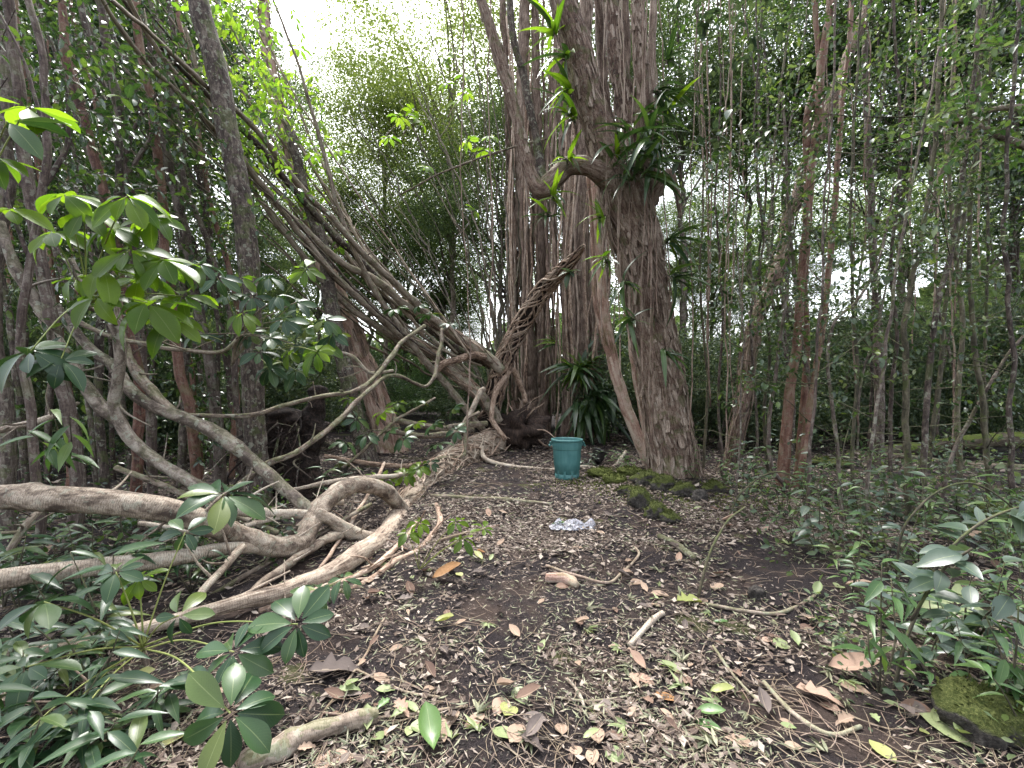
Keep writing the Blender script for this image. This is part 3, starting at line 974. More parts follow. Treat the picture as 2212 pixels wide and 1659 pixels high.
o, pa_el = part_tube('limb', B_PAPER, PB, elbow, 18, 0.03, 0.012, 0.13, 6, 9, 0.08, 7)
part_tube('limb', B_DARK, PB, [(1176, 412, 6.86, 12), (1165, 335, 6.9, 9), (1147, 240, 6.92, 8), (1127, 150, 6.95, 8), (1107, 70, 6.95, 7.5), (1095, -60, 7.0, 7)], 12, 0.03, 0.012, 0.15, 9, 10)
part_tube('limb', B_PAPER, PB, [(1400, 440, 7.1, 16), (1432, 392, 6.95, 9), (1446, 370, 6.9, 8), (1462, 410, 6.9, 6), (1470, 470, 6.92, 4)], 10, 0.04, 0.01, 0.12, 8, 12)
mb = MB()
flakes(mb, pa_low, 620, (0.03, 0.09), (0.10, 0.42), 0.045, 0.02, 0.97)
for pa in TP[:3]:
    flakes(mb, pa, 130, (0.025, 0.07), (0.08, 0.35), 0.03)
flakes(mb, pa_el, 60, (0.02, 0.05), (0.06, 0.2), 0.02, 0.3, 1)
tag(mb.build('peeling_bark', B_PAPER2, PB), None, None, None, 'stuff')
clinging(PB, pa_low, 42, 0.1, 1.0, (0.005, 0.014))
for pa in TP[:3]:
    clinging(PB, pa, 8, 0.0, 0.6, (0.004, 0.010))
# buttress strips at the foot
for k in range(11):
    a = 2 * PI * k / 11 + uni(-0.15, 0.15)
    p = pa_low.at([0.24, 0.14, 0.07, 0.04], [a, a + 0.1, a + 0.12, a + 0.15], 0.92)
    c0 = pa_low.at([0.04])[0]
    e = p[3] + (p[3] - c0) * uni(0.4, 0.9)
    e[2] = gz(e[0], e[1]) - 0.05
    mb = MB()
    tube(mb, Path(np.concatenate((p, [e])), (0.03, 0.06, 0.075, 0.06, 0.02), 0.04, 0.01, k), 9, 0.15, 9, k)
    mb.build('root', B_PAPER, PB)

# strap-leaved epiphytes
STRAPS = []
for k, (asp, dr, fo) in enumerate(((0.08, 0.55, 0.25), (0.07, 0.8, 0.2), (0.09, 0.35, 0.25), (0.075, 1.1, 0.2))):
    STRAPS.append(tmpl_mesh('leaf', leaf_tmpl(P_STRAP, asp, 7, fo, dr, 0.006), L_STRAP))
STRAPS_B = [tmpl_mesh('leaf', leaf_tmpl(P_STRAP, a, 7, f, d, 0.006), L_BRIGHT) for a, d, f in ((0.08, 0.3, 0.25), (0.075, 0.6, 0.2))]
OVAL_S = tmpl_mesh('leaf', leaf_tmpl(P_OVAL, 0.2, 5, 0.12, 0.3), L_BLUE)


def epiphyte(u, v, d, n, lpx, label, axis=(0, -0.5, 0.6), wide=1.0, bright=0.15, jit=0.05, name='epiphyte_plant', meshes=None):
    o = at(u, v, d)
    t = thing(name, o, label, 'plant', 'epiphytes growing on the paperbarks')
    L = lpx * d / F
    ax = np.array(axis, float)
    for k in range(n):
        dr = rand_dirs(1)[0] * wide + ax
        dr /= np.linalg.norm(dr)
        p = o + rand_dirs(1)[0] * jit
        me = (STRAPS_B if uni(0, 1) < bright else STRAPS)
        if meshes:
            me = meshes
        place('leaf', me[int(rng.integers(len(me)))], frame_matrix(p, dr, np.array((0, -0.35, 1.0)) + rand_dirs(1)[0] * 0.4, L * uni(0.5, 1.15)), t)
    mb = MB()
    for k in range(7):
        e = rand_dirs(1, -0.5)[0] * (jit + 0.06)
        tube(mb, Path((o, o + e * 0.6, o + e + np.array((0, 0.02, -0.05))), (0.012, 0.008, 0.003), 0.02, 0.01, k), 5)
    mb.build('root_clump', B_DARK, t)
    return t


epiphyte(1372, 335, 6.55, 80, 80, 'largest dark strap-leaved epiphyte clump at the fork of the big paperbark', (0.1, -0.5, 0.1), 1.0, 0.04, 0.36)
epiphyte(1405, 255, 6.75, 30, 78, 'strap-leaved epiphyte just above the fork clump on the big paperbark', (0.5, -0.4, 0.2), 0.9, 0.05, 0.28)
for u, v, n, l, ax, br, lb in (
        (1198, 70, 9, 75, (-0.4, -0.4, 0.5), 0.5, 'topmost green strap-leaved epiphyte at the left of the big trunk'),
        (1222, 130, 9, 75, (-0.6, -0.4, 0.1), 0.4, 'second green epiphyte down the left side of the big trunk'),
        (1228, 200, 10, 70, (-0.7, -0.4, 0.2), 0.4, 'third epiphyte down, with an arched green strap leaf'),
        (1238, 255, 9, 70, (-0.7, -0.5, 0.3), 0.4, 'fourth epiphyte down the left side above the elbow branch'),
        (1225, 345, 7, 52, (-0.2, -0.5, 0.5), 0.6, 'small bright epiphyte sitting on the elbow branch'),
        (1195, 425, 6, 55, (0.4, -0.4, -0.2), 0.8, 'bright strap leaves hanging under the elbow branch'),
        (1185, 465, 5, 55, (-0.5, -0.4, 0.2), 0.2, 'thin strap leaves below the elbow branch'),
        (1300, 470, 5, 55, (-0.6, -0.4, 0.2), 0.9, 'bright strap leaf pair left of the thick trunk at mid-height'),
        (1308, 560, 8, 65, (-0.5, -0.5, -0.1), 0.8, 'bright drooping strap leaves left of the trunk lower down'),
        (1440, 520, 8, 75, (0.9, -0.3, 0.0), 0.05, 'dark strap leaves spreading right from the trunk at mid-height'),
        (1450, 600, 9, 75, (0.9, -0.3, -0.1), 0.05, 'second dark strap tuft on the right side of the trunk'),
        (1352, 610, 6, 60, (0.2, -0.8, 0.2), 0.4, 'strap tuft on the front of the trunk at mid-height'),
        (1365, 690, 6, 55, (-0.3, -0.8, 0.1), 0.2, 'lower strap tuft on the front of the trunk'),
        (1432, 760, 6, 60, (0.5, -0.7, -0.2), 0.1, 'lowest strap tuft on the trunk'),
        (1415, 200, 8, 70, (0.8, -0.3, 0.2), 0.05, 'dark strap leaves right of the upper paperbark stems'),
        (1440, 130, 7, 70, (0.8, -0.3, 0.3), 0.05, 'uppermost dark strap leaves right of the paperbark stems')):
    epiphyte(u, v, 6.62 if v > 380 else 6.72, n + 3, l * 1.12, lb, ax, 0.85, br, 0.05)
epiphyte(1232, 588, 9.0, 8, 34, 'pale blue-grey oval leaf spray at the tip of the wrapped leaning trunk', (0.0, -0.5, -0.2), 1.0, 0, 0.03, 'epiphyte_plant', [OVAL_S])

# ------------------------------------------------------------------ twin paperbarks and their hanging roots
PB2 = thing('paperbark_tree', on_ground(1255, 944), 'shaggy twin paperbark hung with aerial roots behind the bin', 'tree')
stems2 = [
    [(1228, 960, 14.6, 21), (1231, 850, 14.5, 17), (1232, 700, 14.4, 16), (1224, 400, 14.2, 15), (1214, 100, 14, 14), (1208, -110, 14, 13)],
    [(1262, 962, 14.5, 27), (1261, 850, 14.4, 22), (1257, 700, 14.3, 20), (1256, 400, 14.2, 18), (1263, 100, 14, 16), (1278, -110, 14, 15)],
    [(1290, 958, 14.8, 20), (1286, 800, 14.8, 15), (1283, 650, 14.8, 13), (1290, 300, 14.6, 11), (1312, -110, 14.5, 10)],
]
mbf = MB()
for k, pts in enumerate(stems2):
    o, pa = part_tube('trunk', B_PAPER2, PB2, thin(pts, 0.8), 22, 0.07, 0.05, 0.12, 3, k + 40, 0.16, 9)
    flakes(mbf, pa, 150, (0.04, 0.11), (0.25, 0.9), 0.05)
tag(mbf.build('peeling_bark', B_PAPER2, PB2), None, None, None, 'stuff')
PB3 = thing('paperbark_tree', on_ground(1150, 925), 'slim shaggy paperbark standing directly behind the wrapped leaning trunk', 'tree')
mbf = MB()
for k, pts in enumerate(([(1152, 950, 15.6, 30), (1146, 860, 15.6, 22), (1140, 700, 15.5, 19), (1128, 500, 15.4, 19), (1124, 300, 15.2, 17), (1130, 100, 15, 15), (1142, -110, 15, 14)],
                         [(1176, 940, 15.2, 18), (1172, 800, 15.2, 13), (1168, 600, 15.1, 12), (1164, 300, 15, 11), (1150, -110, 15, 10)],
                         [(1120, 940, 16.2, 16), (1112, 800, 16.2, 11), (1112, 600, 16.2, 10), (1100, 300, 16, 9), (1080, -110, 16, 8)])):
    o, pa = part_tube('trunk', B_PAPER2 if k < 2 else B_PAPER, PB3, thin(pts, 0.75), 20, 0.07, 0.05, 0.12, 3, k + 50, 0.14, 9)
    flakes(mbf, pa, 110, (0.04, 0.10), (0.25, 0.8), 0.05)
tag(mbf.build('peeling_bark', B_PAPER2, PB3), None, None, None, 'stuff')


def aerial(parent, u, v0, v1, d, r, drift, seed):
    n = 8
    vv = np.linspace(v0, v1, n)
    uu = u + drift * np.linspace(0, 1, n) + 6 * np.array([math.sin(seed + k * 1.3) for k in range(n)])
    mb = MB()
    tube(mb, pix_path([(uu[k], vv[k], d, r) for k in range(n)], 0.25, 0.03, seed), 5)
    return mb.build('aerial_root', (B_VINE, B_ROOT, B_PAPER2)[seed % 3], parent)


for k in range(44):
    u = uni(1185, 1330)
    aerial(PB2, u, uni(-60, 420), uni(780, 960), uni(12.6, 15), uni(1.2, 3.6), uni(-25, 25), k)
for k in range(28):
    u = uni(1090, 1200)
    aerial(PB3, u, uni(-60, 480), uni(820, 945), uni(14, 16.5), uni(1.2, 3.4), uni(-25, 25), k + 100)
epiphyte(1252, 800, 12.8, 80, 66, 'rosette of narrow arching leaves on the twin paperbark behind the bin', (0, -0.7, 0.35), 1.0, 0.35, 0.18)
epiphyte(1262, 870, 12.7, 60, 84, 'hanging skirt of dark narrow leaves below the rosette on the twin paperbark', (0.2, -0.5, -0.6), 0.8, 0.0, 0.3)
epiphyte(1300, 850, 12.8, 44, 84, 'dark grassy tuft right of the rosette behind the bin', (0.6, -0.4, -0.2), 0.8, 0.0, 0.3)
epiphyte(1205, 745, 13.0, 6, 60, 'few pale strap leaves poking left of the rosette', (-0.8, -0.4, 0.2), 0.5, 0.3, 0.05)

# pinkish young paperbark leaning against the big one
PK = thing('young_paperbark', on_ground(1400, 1015), 'slender pinkish smooth-barked stem slanting down left of the big trunk', 'tree')
o, pa = part_tube('trunk', B_SOFT, PK, [(1408, 1035, 8.1, 17), (1398, 995, 8.15, 14), (1368, 916, 8.2, 13), (1336, 830, 8.25, 12.5), (1318, 745, 8.3, 12), (1303, 642, 8.35, 10.5), (1293, 550, 8.4, 9.5), (1283, 430, 8.5, 9), (1280, 300, 8.6, 8), (1285, 150, 8.7, 7)], 14, 0.05, 0.02, 0.08, 7, 5)
part_tube('limb', B_SOFT, PK, [(1327, 790, 8.25, 7), (1308, 742, 8.2, 6), (1290, 680, 8.15, 5.5), (1281, 610, 8.1, 5), (1280, 500, 8.1, 4.5), (1270, 380, 8.1, 4)], 8, 0.06, 0.02, 0.08, 7, 6)
part_tube('limb', B_SOFT, PK, [(1396, 1000, 8.0, 8), (1389, 900, 7.95, 7), (1368, 800, 7.95, 6.5), (1362, 700, 8.0, 6)], 8, 0.06, 0.02, 0.08, 7, 7)

# reddish leaning trunk left of the clearing
RL = thing('reddish_leaning_tree', on_ground(835, 965), 'reddish flaky trunk leaning left behind the curved pale branches', 'tree')
o, pa = part_tube('trunk', B_SOFT, RL, [(846, 985, 11.2, 36), (838, 950, 11.2, 29), (812, 860, 11.1, 26), (778, 770, 11, 24), (748, 690, 10.9, 22), (712, 600, 10.8, 19), (680, 500, 10.7, 17), (648, 390, 10.6, 15), (620, 290, 10.5, 14), (598, 200, 10.4, 13), (575, 80, 10.3, 11), (560, -80, 10.2, 9)], 22, 0.06, 0.03, 0.10, 4, 61, 0.10, 9)
mb = MB()
flakes(mb, pa, 160, (0.04, 0.10), (0.15, 0.6), 0.05)
tag(mb.build('peeling_bark', B_PAPER2, RL), None, None, None, 'stuff')
DT = thing('dark_trunk_tree', on_ground(790, 985), 'dark rough trunk just in front of the reddish leaning trunk', 'tree')
part_tube('trunk', B_DARK, DT, [(800, 1010, 8.9, 22), (792, 975, 8.9, 19), (770, 900, 8.9, 18), (745, 800, 8.9, 17), (728, 720, 8.9, 17), (712, 640, 8.9, 15), (700, 540, 8.9, 13), (660, 420, 8.9, 11), (620, 260, 8.9, 9)], 18, 0.06, 0.03, 0.14, 5, 62, 0.08, 7)

# ------------------------------------------------------------------ umbrella leaves (a stalk with a wheel of leaflets)
def leaflets(mat, k):
    return [tmpl_mesh('leaflet', leaf_tmpl(P_OBOV, a, 8, f, d, 0.007, 0.12), mat) for a, f, d in ((0.21, 0.14, 0.22), (0.225, 0.18, 0.38), (0.20, 0.10, 0.12), (0.215, 0.16, 0.55))][:k]


LF = {'dark': leaflets(L_DARK, 4), 'bright': leaflets(L_BRIGHT, 4), 'young': leaflets(L_YOUNG, 4), 'blue': leaflets(L_BLUE, 4)}
CLUSTER = {}


def cluster_mesh(kind):
    """a small far wheel of eight leaflets as one mesh"""
    if kind not in CLUSTER:
        CLUSTER[kind] = []
        for q in range(4):
            mb = MB()
            n = 8 + q % 2
            a = np.arange(n) * 2 * PI / n + uni(-0.15, 0.15, n)
            el = uni(-0.35, 0.25, n)
            d = np.stack((np.cos(a) * np.cos(el), np.sin(a) * np.cos(el), np.sin(el)), 1)
            add_leaves(mb, leaf_tmpl(P_OBOV, 0.2, 4, 0.15, 0.35, 0, 0.15), np.zeros((n, 3)), d, np.tile((0, 0, 1.0), (n, 1)) + rand_dirs(n) * 0.3, uni(0.8, 1.1, n))
            CLUSTER[kind].append(mb.mesh('leaf_cluster', {'dark': L_DARK, 'bright': L_BRIGHT, 'young': L_YOUNG, 'blue': L_BLUE}[kind]))
    return CLUSTER[kind]


def umbrella_leaf(parent, o, c, L, kind='dark', axis=(0, -0.3, 1), n=8, droop=0.15, arc=2 * PI, a0=None, r=0.004):
    """one compound leaf: a stalk from o to c and a wheel of leaflets about the axis"""
    o, c = np.asarray(o, float), np.asarray(c, float)
    mid = (o + c) / 2 + np.array((0, 0, 0.06)) * np.linalg.norm(c - o)
    mb = MB()
    tube(mb, Path((o, mid, c), (r * 1.25, r, r * 0.8), 0.04), 6)
    lf = mb.build('leaf', PETIOLE, parent)
    ax = np.asarray(axis, float) / np.linalg.norm(axis)
    e1 = np.cross(ax, (0.31, 0.2, 0.92) if abs(ax[2]) < 0.9 else (1, 0.2, 0))
    e1 /= np.linalg.norm(e1)
    e2 = np.cross(ax, e1)
    a0 = uni(0, 6.28) if a0 is None else a0
    for k in range(n):
        a = a0 + arc * k / n + uni(-0.12, 0.12)
        d = e1 * math.cos(a) + e2 * math.sin(a) + ax * uni(-droop - 0.3, 0.3 - droop)
        M = frame_matrix(c, d, ax + rand_dirs(1)[0] * 0.4, L * uni(0.68, 1.15))
        me = LF[kind][int(rng.integers(4))]
        ob = bpy.data.objects.new('leaflet', me)
        C.objects.link(ob)
        ob.parent = lf
        ob.matrix_local = Matrix.Translation(-Vector(BASE[parent.name])) @ M
    return lf


# ------------------------------------------------------------------ the fallen tree
FT = thing('fallen_tree', on_ground(1085, 955), 'uprooted tree wrapped in strangling roots lying across the clearing towards the lower left', 'fallen tree')
FTP = {}


def limb(key, pts, mat=B_STEM, sides=14, wob=0.022, bump=0.13, step=0.05, name='limb', maxn=260):
    kk = 0.72 if key in ('s1', 'p', 'q', 'r', 't', 'cross') else 0.86
    if kk < 0.8 or key[0] == 'x' and key[1:].isdigit():     # the sweeping stems come forward as they rise
        pts = [(u, v, d - max(0, 900 - u) / 650 * 3.5, r) for u, v, d, r in pts]
    pts = [(u, v, d, r * kk) for u, v, d, r in pts]
    near = pts[0][2] < 6.5
    o, pa = part_tube(name, mat, FT, pts, sides, step, wob, bump, 7, len(FTP) + 70, maxn=maxn, knots=16 if near else 6)
    FTP[key] = pa
    for _ in range(5 if near else 3):                       # broken twigs left on the limb
        f = uni(0.1, 0.9)
        q = pa.at([f])[0]
        r0 = float(np.interp(f * pa.L, pa.S, pa.R))
        e = rand_dirs(1, 0.35, 0.8)[0] * uni(0.08, 0.5)
        if q[2] + e[2] < gz(q[0] + e[0], q[1] + e[1]) + 0.02:
            e[2] = abs(e[2])
        rt = min(r0 * 0.35, uni(0.004, 0.012))
        mb = MB()
        tube(mb, Path((q, q + e * 0.5 + rand_dirs(1)[0] * 0.03, q + e), (rt * 1.4, rt, rt * 0.5), 0.03, 0.008, int(f * 99)), 6)
        mb.build('twig', mat, FT)
    return pa


B_TRUNK = bark_mat('pale_fallen_trunk_bark', ((0.28, (0.08, 0.055, 0.042)), (0.42, (0.22, 0.165, 0.125)), (0.54, (0.37, 0.295, 0.225)), (0.68, (0.48, 0.41, 0.325)), (0.85, (0.54, 0.48, 0.40))), 3.0, 0.8, 6, 0.5, 0.012, 0.8, rings=0.2)
limb('main', [(1088, 945, 11.9, 34), (1040, 968, 10.6, 36), (985, 998, 9.2, 34), (935, 1030, 7.9, 32), (893, 1072, 6.6, 29), (862, 1115, 5.5, 26), (825, 1160, 4.6, 25), (770, 1200, 3.9, 25), (700, 1242, 3.42, 22), (610, 1276, 3.1, 20), (500, 1308, 2.88, 18), (380, 1340, 2.72, 17), (250, 1370, 2.58, 17), (100, 1398, 2.46, 16), (-90, 1432, 2.36, 15)], B_TRUNK, 22, 0.015, 0.07, 0.04, 'trunk', 320)
limb('lean', [(1035, 960, 11.8, 26), (1060, 880, 11.7, 22), (1083, 800, 11.6, 22), (1108, 735, 11.4, 21), (1140, 680, 11.1, 20), (1178, 622, 10.6, 18), (1208, 590, 10.1, 16), (1235, 562, 9.7, 13), (1250, 545, 9.5, 7), (1262, 530, 9.3, 2)], B_HUMUS_SHADE, 20, 0.02, 0.12)  # near-black core paints the shade in the gaps between wrapping roots
limb('cross', [(1078, 912, 11.4, 15), (1054, 875, 11.3, 17), (1010, 832, 11.2, 17), (962, 793, 11.0, 15), (930, 760, 10.8, 14), (873, 731, 10.4, 11), (822, 687, 10.1, 10), (736, 608, 9.8, 9.5), (660, 520, 9.5, 9), (600, 440, 9.2, 9), (530, 350, 9.0, 8), (430, 220, 8.7, 7.5), (330, 90, 8.5, 7), (250, -60, 8.3, 6)], B_STEM)
limb('s1', [(1085, 800, 11.4, 17), (1027, 752, 11.2, 16), (985, 727, 11, 15), (962, 711, 10.9, 14), (893, 668, 10.5, 12), (805, 602, 10.2, 11), (736, 565, 9.9, 10.5), (690, 525, 9.7, 10), (600, 440, 9.4, 10), (513, 335, 9.1, 9), (420, 235, 8.8, 8), (300, 110, 8.5, 7), (180, -60, 8.3, 6)])
limb('p', [(962, 711, 10.8, 11), (907, 664, 10.4, 10), (866, 622, 10.1, 9.5), (781, 543, 9.6, 9.5), (720, 475, 9.3, 9), (649, 403, 9, 8.5), (564, 294, 8.6, 8.5), (496, 226, 8.3, 8), (410, 154, 8, 7.5), (342, 85, 7.8, 7), (246, 0, 7.5, 6.5), (170, -80, 7.4, 6)])
limb('q', [(1060, 790, 11.7, 13), (1000, 762, 11.5, 12), (960, 735, 11.3, 11), (905, 690, 11, 10), (830, 618, 10.6, 10), (760, 545, 10.2, 10), (700, 485, 10, 10), (620, 392, 9.6, 9.5), (554, 308, 9.3, 9), (461, 219, 9, 8), (376, 130, 8.8, 7), (280, 20, 8.6, 6), (220, -70, 8.5, 5)], B_DARK)
limb('r', [(1000, 800, 11.3, 11), (950, 775, 11.1, 11), (893, 745, 10.8, 10), (849, 725, 10.6, 9.5), (770, 677, 10.2, 9), (702, 612, 9.9, 9), (630, 520, 9.6, 8.5), (560, 430, 9.4, 8), (500, 330, 9.2, 7), (440, 200, 9, 6), (400, 60, 8.9, 5)], B_STEM)
limb('xpiece', [(945, 800, 10.6, 8), (958, 786, 10.6, 9), (993, 776, 10.8, 9), (1025, 768, 11, 8), (1050, 772, 11.1, 7)], B_ROOT, 12)
limb('t', [(1054, 940, 11.5, 9), (1010, 890, 11.2, 11), (965, 830, 10.9, 11), (915, 775, 10.6, 10), (850, 690, 10.2, 8.5), (800, 610, 10, 8), (740, 480, 9.7, 7), (700, 330, 9.5, 6), (650, 160, 9.3, 4.5), (590, 0, 9.2, 3)], B_STEM, 12)
# more parallel stems sweeping up to the left
for k in range(15):
    o1 = uni(-60, 170)
    o2 = uni(-90, 470)
    dd = uni(-0.8, 1.8)
    h0 = uni(2.2, 4.6)
    lean = uni(0.75, 1.05)
    base = [(1040, 800, 11.5), (940, 735, 11), (850, 660, 10.5), (760, 570, 10.1), (660, 460, 9.7), (550, 330, 9.3), (440, 210, 9), (320, 80, 8.8), (200, -70, 8.6)]
    f = np.linspace(0, 1, len(base))
    pts = [(u * lean + 1040 * (1 - lean) + o1 * f[i] * 0.3, v + o1 * 0.35 + o2 * f[i] * 0.7, d + dd, h0 * (1 - 0.5 * f[i])) for i, (u, v, d) in enumerate(base)]
    limb(f'x{k}', pts[int(rng.integers(0, 3)):], (B_STEM, B_STEM, B_THICK)[k % 3], 10, 0.035, 0.06, 0.09)
# long straight thin stems over the bundle
for k in range(12):
    u0, v0 = uni(900, 1030), uni(700, 830)
    u1, v1 = uni(60, 560), uni(-90, 120)
    h0, d1 = uni(2.2, 4.2), uni(0.2, 1.6)
    limb(f'x{100 + k}', [(u0 + (u1 - u0) * f, v0 + (v1 - v0) * f + 26 * math.sin(PI * f), 10.6 - 1.2 * f + d1, h0 * (1.1 - 0.5 * f)) for f in (0, 0.25, 0.5, 0.75, 1)], (B_STEM, B_TRUNK)[k % 3 == 0], 9, 0.02, 0.05, 0.1)
# the near limbs
B_LIMB = bark_mat('lichened_limb_bark', ((0.28, (0.035, 0.025, 0.02)), (0.45, (0.10, 0.078, 0.062)), (0.57, (0.19, 0.155, 0.125)), (0.7, (0.29, 0.25, 0.205)), (0.85, (0.38, 0.345, 0.295))), 2.2, 1.2, 5, 0.5, 0.014, 0.8, lichen=0.6, moss=0.2)
limb('P1', [(-90, 1072, 2.85, 31), (0, 1075, 2.95, 31), (120, 1078, 3.0, 31), (250, 1084, 3.1, 30), (370, 1101, 3.2, 29), (460, 1131, 3.35, 28), (530, 1164, 3.55, 26), (595, 1182, 3.72, 24), (648, 1172, 3.9, 24), (676, 1128, 4.2, 24), (712, 1078, 4.5, 22), (765, 1050, 4.8, 20), (818, 1054, 5.1, 19), (852, 1083, 5.4, 18), (872, 1108, 5.6, 18)], B_PALE, 24, 0.012, 0.06, 0.03)
limb('P2', [(-90, 1266, 2.55, 25), (0, 1252, 2.65, 25), (120, 1238, 2.8, 23), (260, 1219, 3.0, 21), (400, 1200, 3.2, 19), (500, 1184, 3.4, 16), (570, 1182, 3.65, 14)], B_PALE, 18, 0.012, 0.06, 0.035)
limb('P2b', [(525, 1180, 3.42, 9), (480, 1225, 3.2, 9), (440, 1275, 3.0, 9), (405, 1325, 2.85, 8), (370, 1365, 2.75, 6)], B_PALE, 12)
limb('P3', [(528, 1303, 3.05, 8), (560, 1262, 3.3, 10), (610, 1228, 3.55, 11), (665, 1190, 3.9, 11), (715, 1160, 4.2, 11), (762, 1148, 4.6, 11)], B_PALE, 14)
limb('P4', [(682, 1108, 4.2, 14), (730, 1132, 4.35, 15), (780, 1158, 4.5, 16), (815, 1165, 4.6, 15)], B_PALE, 14)
limb('P5', [(470, 1098, 3.9, 11), (540, 1104, 4.0, 12), (610, 1109, 4.15, 12), (665, 1112, 4.25, 12)], B_PALE, 12)
limb('P6', [(560, 1180, 4.0, 8), (640, 1140, 4.3, 9), (700, 1090, 4.7, 9), (740, 1085, 4.9, 8)], B_PALE, 12)
limb('P7', [(700, 1300, 3.2, 9), (787, 1256, 3.5, 9), (856, 1212, 3.9, 9), (907, 1191, 4.2, 8), (935, 1160, 4.55, 7), (951, 1119, 5.1, 7), (942, 1090, 5.7, 6)], B_ROOT, 12)
limb('A', [(150, 560, 3.9, 8), (188, 649, 4.0, 11), (246, 700, 4.05, 12), (263, 759, 4.1, 12), (254, 824, 4.15, 12), (247, 868, 4.2, 13), (262, 908, 4.25, 14), (308, 967, 4.3, 14), (369, 1012, 4.3, 14), (431, 1053, 4.25, 14), (500, 1095, 4.2, 13)], B_LIMB, 16)
limb('A2', [(0, 480, 4.2, 10), (40, 590, 4.2, 12), (70, 640, 4.2, 13), (116, 721, 4.2, 14), (167, 813, 4.25, 15), (205, 865, 4.3, 15), (246, 902, 4.3, 14), (270, 925, 4.3, 12)], B_LIMB, 16)
limb('Bb', [(120, 660, 4.7, 9), (185, 745, 4.6, 11), (239, 786, 4.55, 13), (273, 830, 4.5, 14), (325, 875, 4.5, 14), (393, 902, 4.5, 15), (461, 933, 4.5, 17), (530, 981, 4.45, 16), (598, 1039, 4.4, 16), (650, 1085, 4.35, 15), (680, 1110, 4.3, 14)], B_LIMB, 18)
limb('B2', [(252, 660, 4.7, 6), (268, 745, 4.7, 9), (290, 800, 4.65, 11), (330, 850, 4.6, 12), (375, 890, 4.55, 13)], B_STEM, 12)
limb('Cc', [(168, 695, 4.6, 6), (232, 725, 4.6, 6), (308, 742, 4.7, 6), (393, 757, 4.8, 5.5), (479, 759, 4.9, 5), (520, 725, 5.0, 4)], B_STEM, 10)
limb('Dd', [(370, 898, 4.6, 6), (461, 899, 4.7, 5.5), (547, 897, 4.9, 5.5), (615, 877, 5.2, 5.5), (701, 855, 5.6, 5.5), (770, 844, 6.1, 5.5), (815, 810, 6.6, 5.5), (846, 772, 7.0, 6), (863, 742, 7.3, 5.5), (893, 721, 7.6, 5), (917, 704, 7.9, 5)], B_STEM, 10)
limb('Ee', [(500, 1060, 4.5, 7), (530, 1036, 4.6, 8), (581, 1001, 4.8, 8), (649, 974, 5.1, 7.5), (711, 923, 5.5, 7), (770, 865, 6.0, 6), (815, 827, 6.5, 5.5), (856, 813, 6.9, 5), (893, 827, 7.2, 4.5), (921, 837, 7.5, 4), (941, 793, 7.9, 5), (955, 711, 8.4, 5)], B_STEM, 10)
limb('Ff', [(702, 755, 7.2, 4), (760, 770, 7.4, 4.5), (800, 805, 7.5, 4.5), (850, 800, 7.6, 4)], B_STEM, 8)
limb('Gg', [(946, 992, 9.1, 7), (980, 955, 9.5, 7), (1010, 905, 9.8, 7), (1035, 852, 10.2, 7), (1045, 840, 10.4, 6)], B_PALE, 12)
limb('Hh', [(900, 1060, 7.2, 6), (945, 992, 8.2, 7), (1000, 985, 9, 6), (1005, 910, 9.4, 5), (1035, 890, 9.7, 4)], B_STEM, 10)
limb('Ii', [(850, 905, 8.6, 7), (905, 918, 9, 8), (960, 925, 9.6, 8), (1010, 918, 10.2, 8), (1050, 915, 10.8, 8)], B_STEM, 12)
limb('Jj', [(830, 930, 8.2, 6), (900, 940, 8.6, 7), (960, 938, 9.2, 8), (1020, 930, 9.9, 8)], B_STEM, 12)
limb('Kk', [(1040, 965, 9.9, 5), (1046, 988, 9.4, 6), (1085, 1005, 8.9, 5.5), (1140, 1013, 8.55, 5), (1194, 1014, 8.5, 4.5), (1262, 1008, 8.6, 4.5), (1310, 1016, 8.5, 4.5), (1330, 1005, 8.7, 4), (1352, 975, 9.1, 4)], B_PALE, 10, name='root')
limb('Ll', [(1092, 950, 10.6, 6), (1060, 890, 11, 7), (1100, 800, 11.6, 8), (1125, 835, 11.9, 7), (1135, 870, 11.9, 6)], B_ROOT, 10, name='root')

for k, pts in enumerate(([(300, 1130, 3.6, 6), (450, 1150, 3.7, 6), (600, 1120, 4.1, 6), (720, 1080, 4.7, 5)], [(430, 1300, 3.2, 6), (560, 1230, 3.6, 6), (700, 1150, 4.3, 6), (800, 1090, 5.2, 5)],
                         [(560, 1320, 2.95, 7), (700, 1270, 3.3, 7), (830, 1205, 3.9, 7), (900, 1130, 4.9, 6)], [(620, 1060, 4.9, 5), (720, 1040, 5.2, 6), (820, 1030, 5.6, 6), (900, 1020, 6.4, 5)],
                         [(250, 1010, 4.4, 6), (380, 1060, 4.3, 7), (520, 1120, 4.1, 7), (600, 1150, 4.0, 6)], [(700, 985, 7.2, 5), (790, 1000, 7.4, 6), (880, 1005, 7.8, 6), (960, 985, 8.6, 5)],
                         [(0, 930, 4.0, 8), (90, 905, 4.1, 7), (170, 870, 4.3, 5)], [(20, 1190, 3.1, 8), (60, 1130, 3.2, 8), (110, 1080, 3.4, 6)], [(690, 1230, 3.7, 5), (750, 1140, 4.6, 5), (800, 1060, 5.6, 4), (830, 1000, 6.8, 4)],
                         [(330, 1420, 2.5, 6), (480, 1370, 2.75, 6), (640, 1310, 3.05, 6), (760, 1250, 3.5, 5)], [(740, 1010, 6.6, 4), (800, 960, 7.2, 4), (860, 905, 7.9, 4), (940, 860, 8.8, 3)],
                         [(90, 1600, 1.95, 13), (200, 1545, 2.05, 14), (300, 1500, 2.2, 12), (390, 1455, 2.35, 8)])):
    limb(f'stick{k}', pts, (B_PALE, B_STEM, B_ROOT)[k % 3], 10, 0.02, 0.12, 0.05)
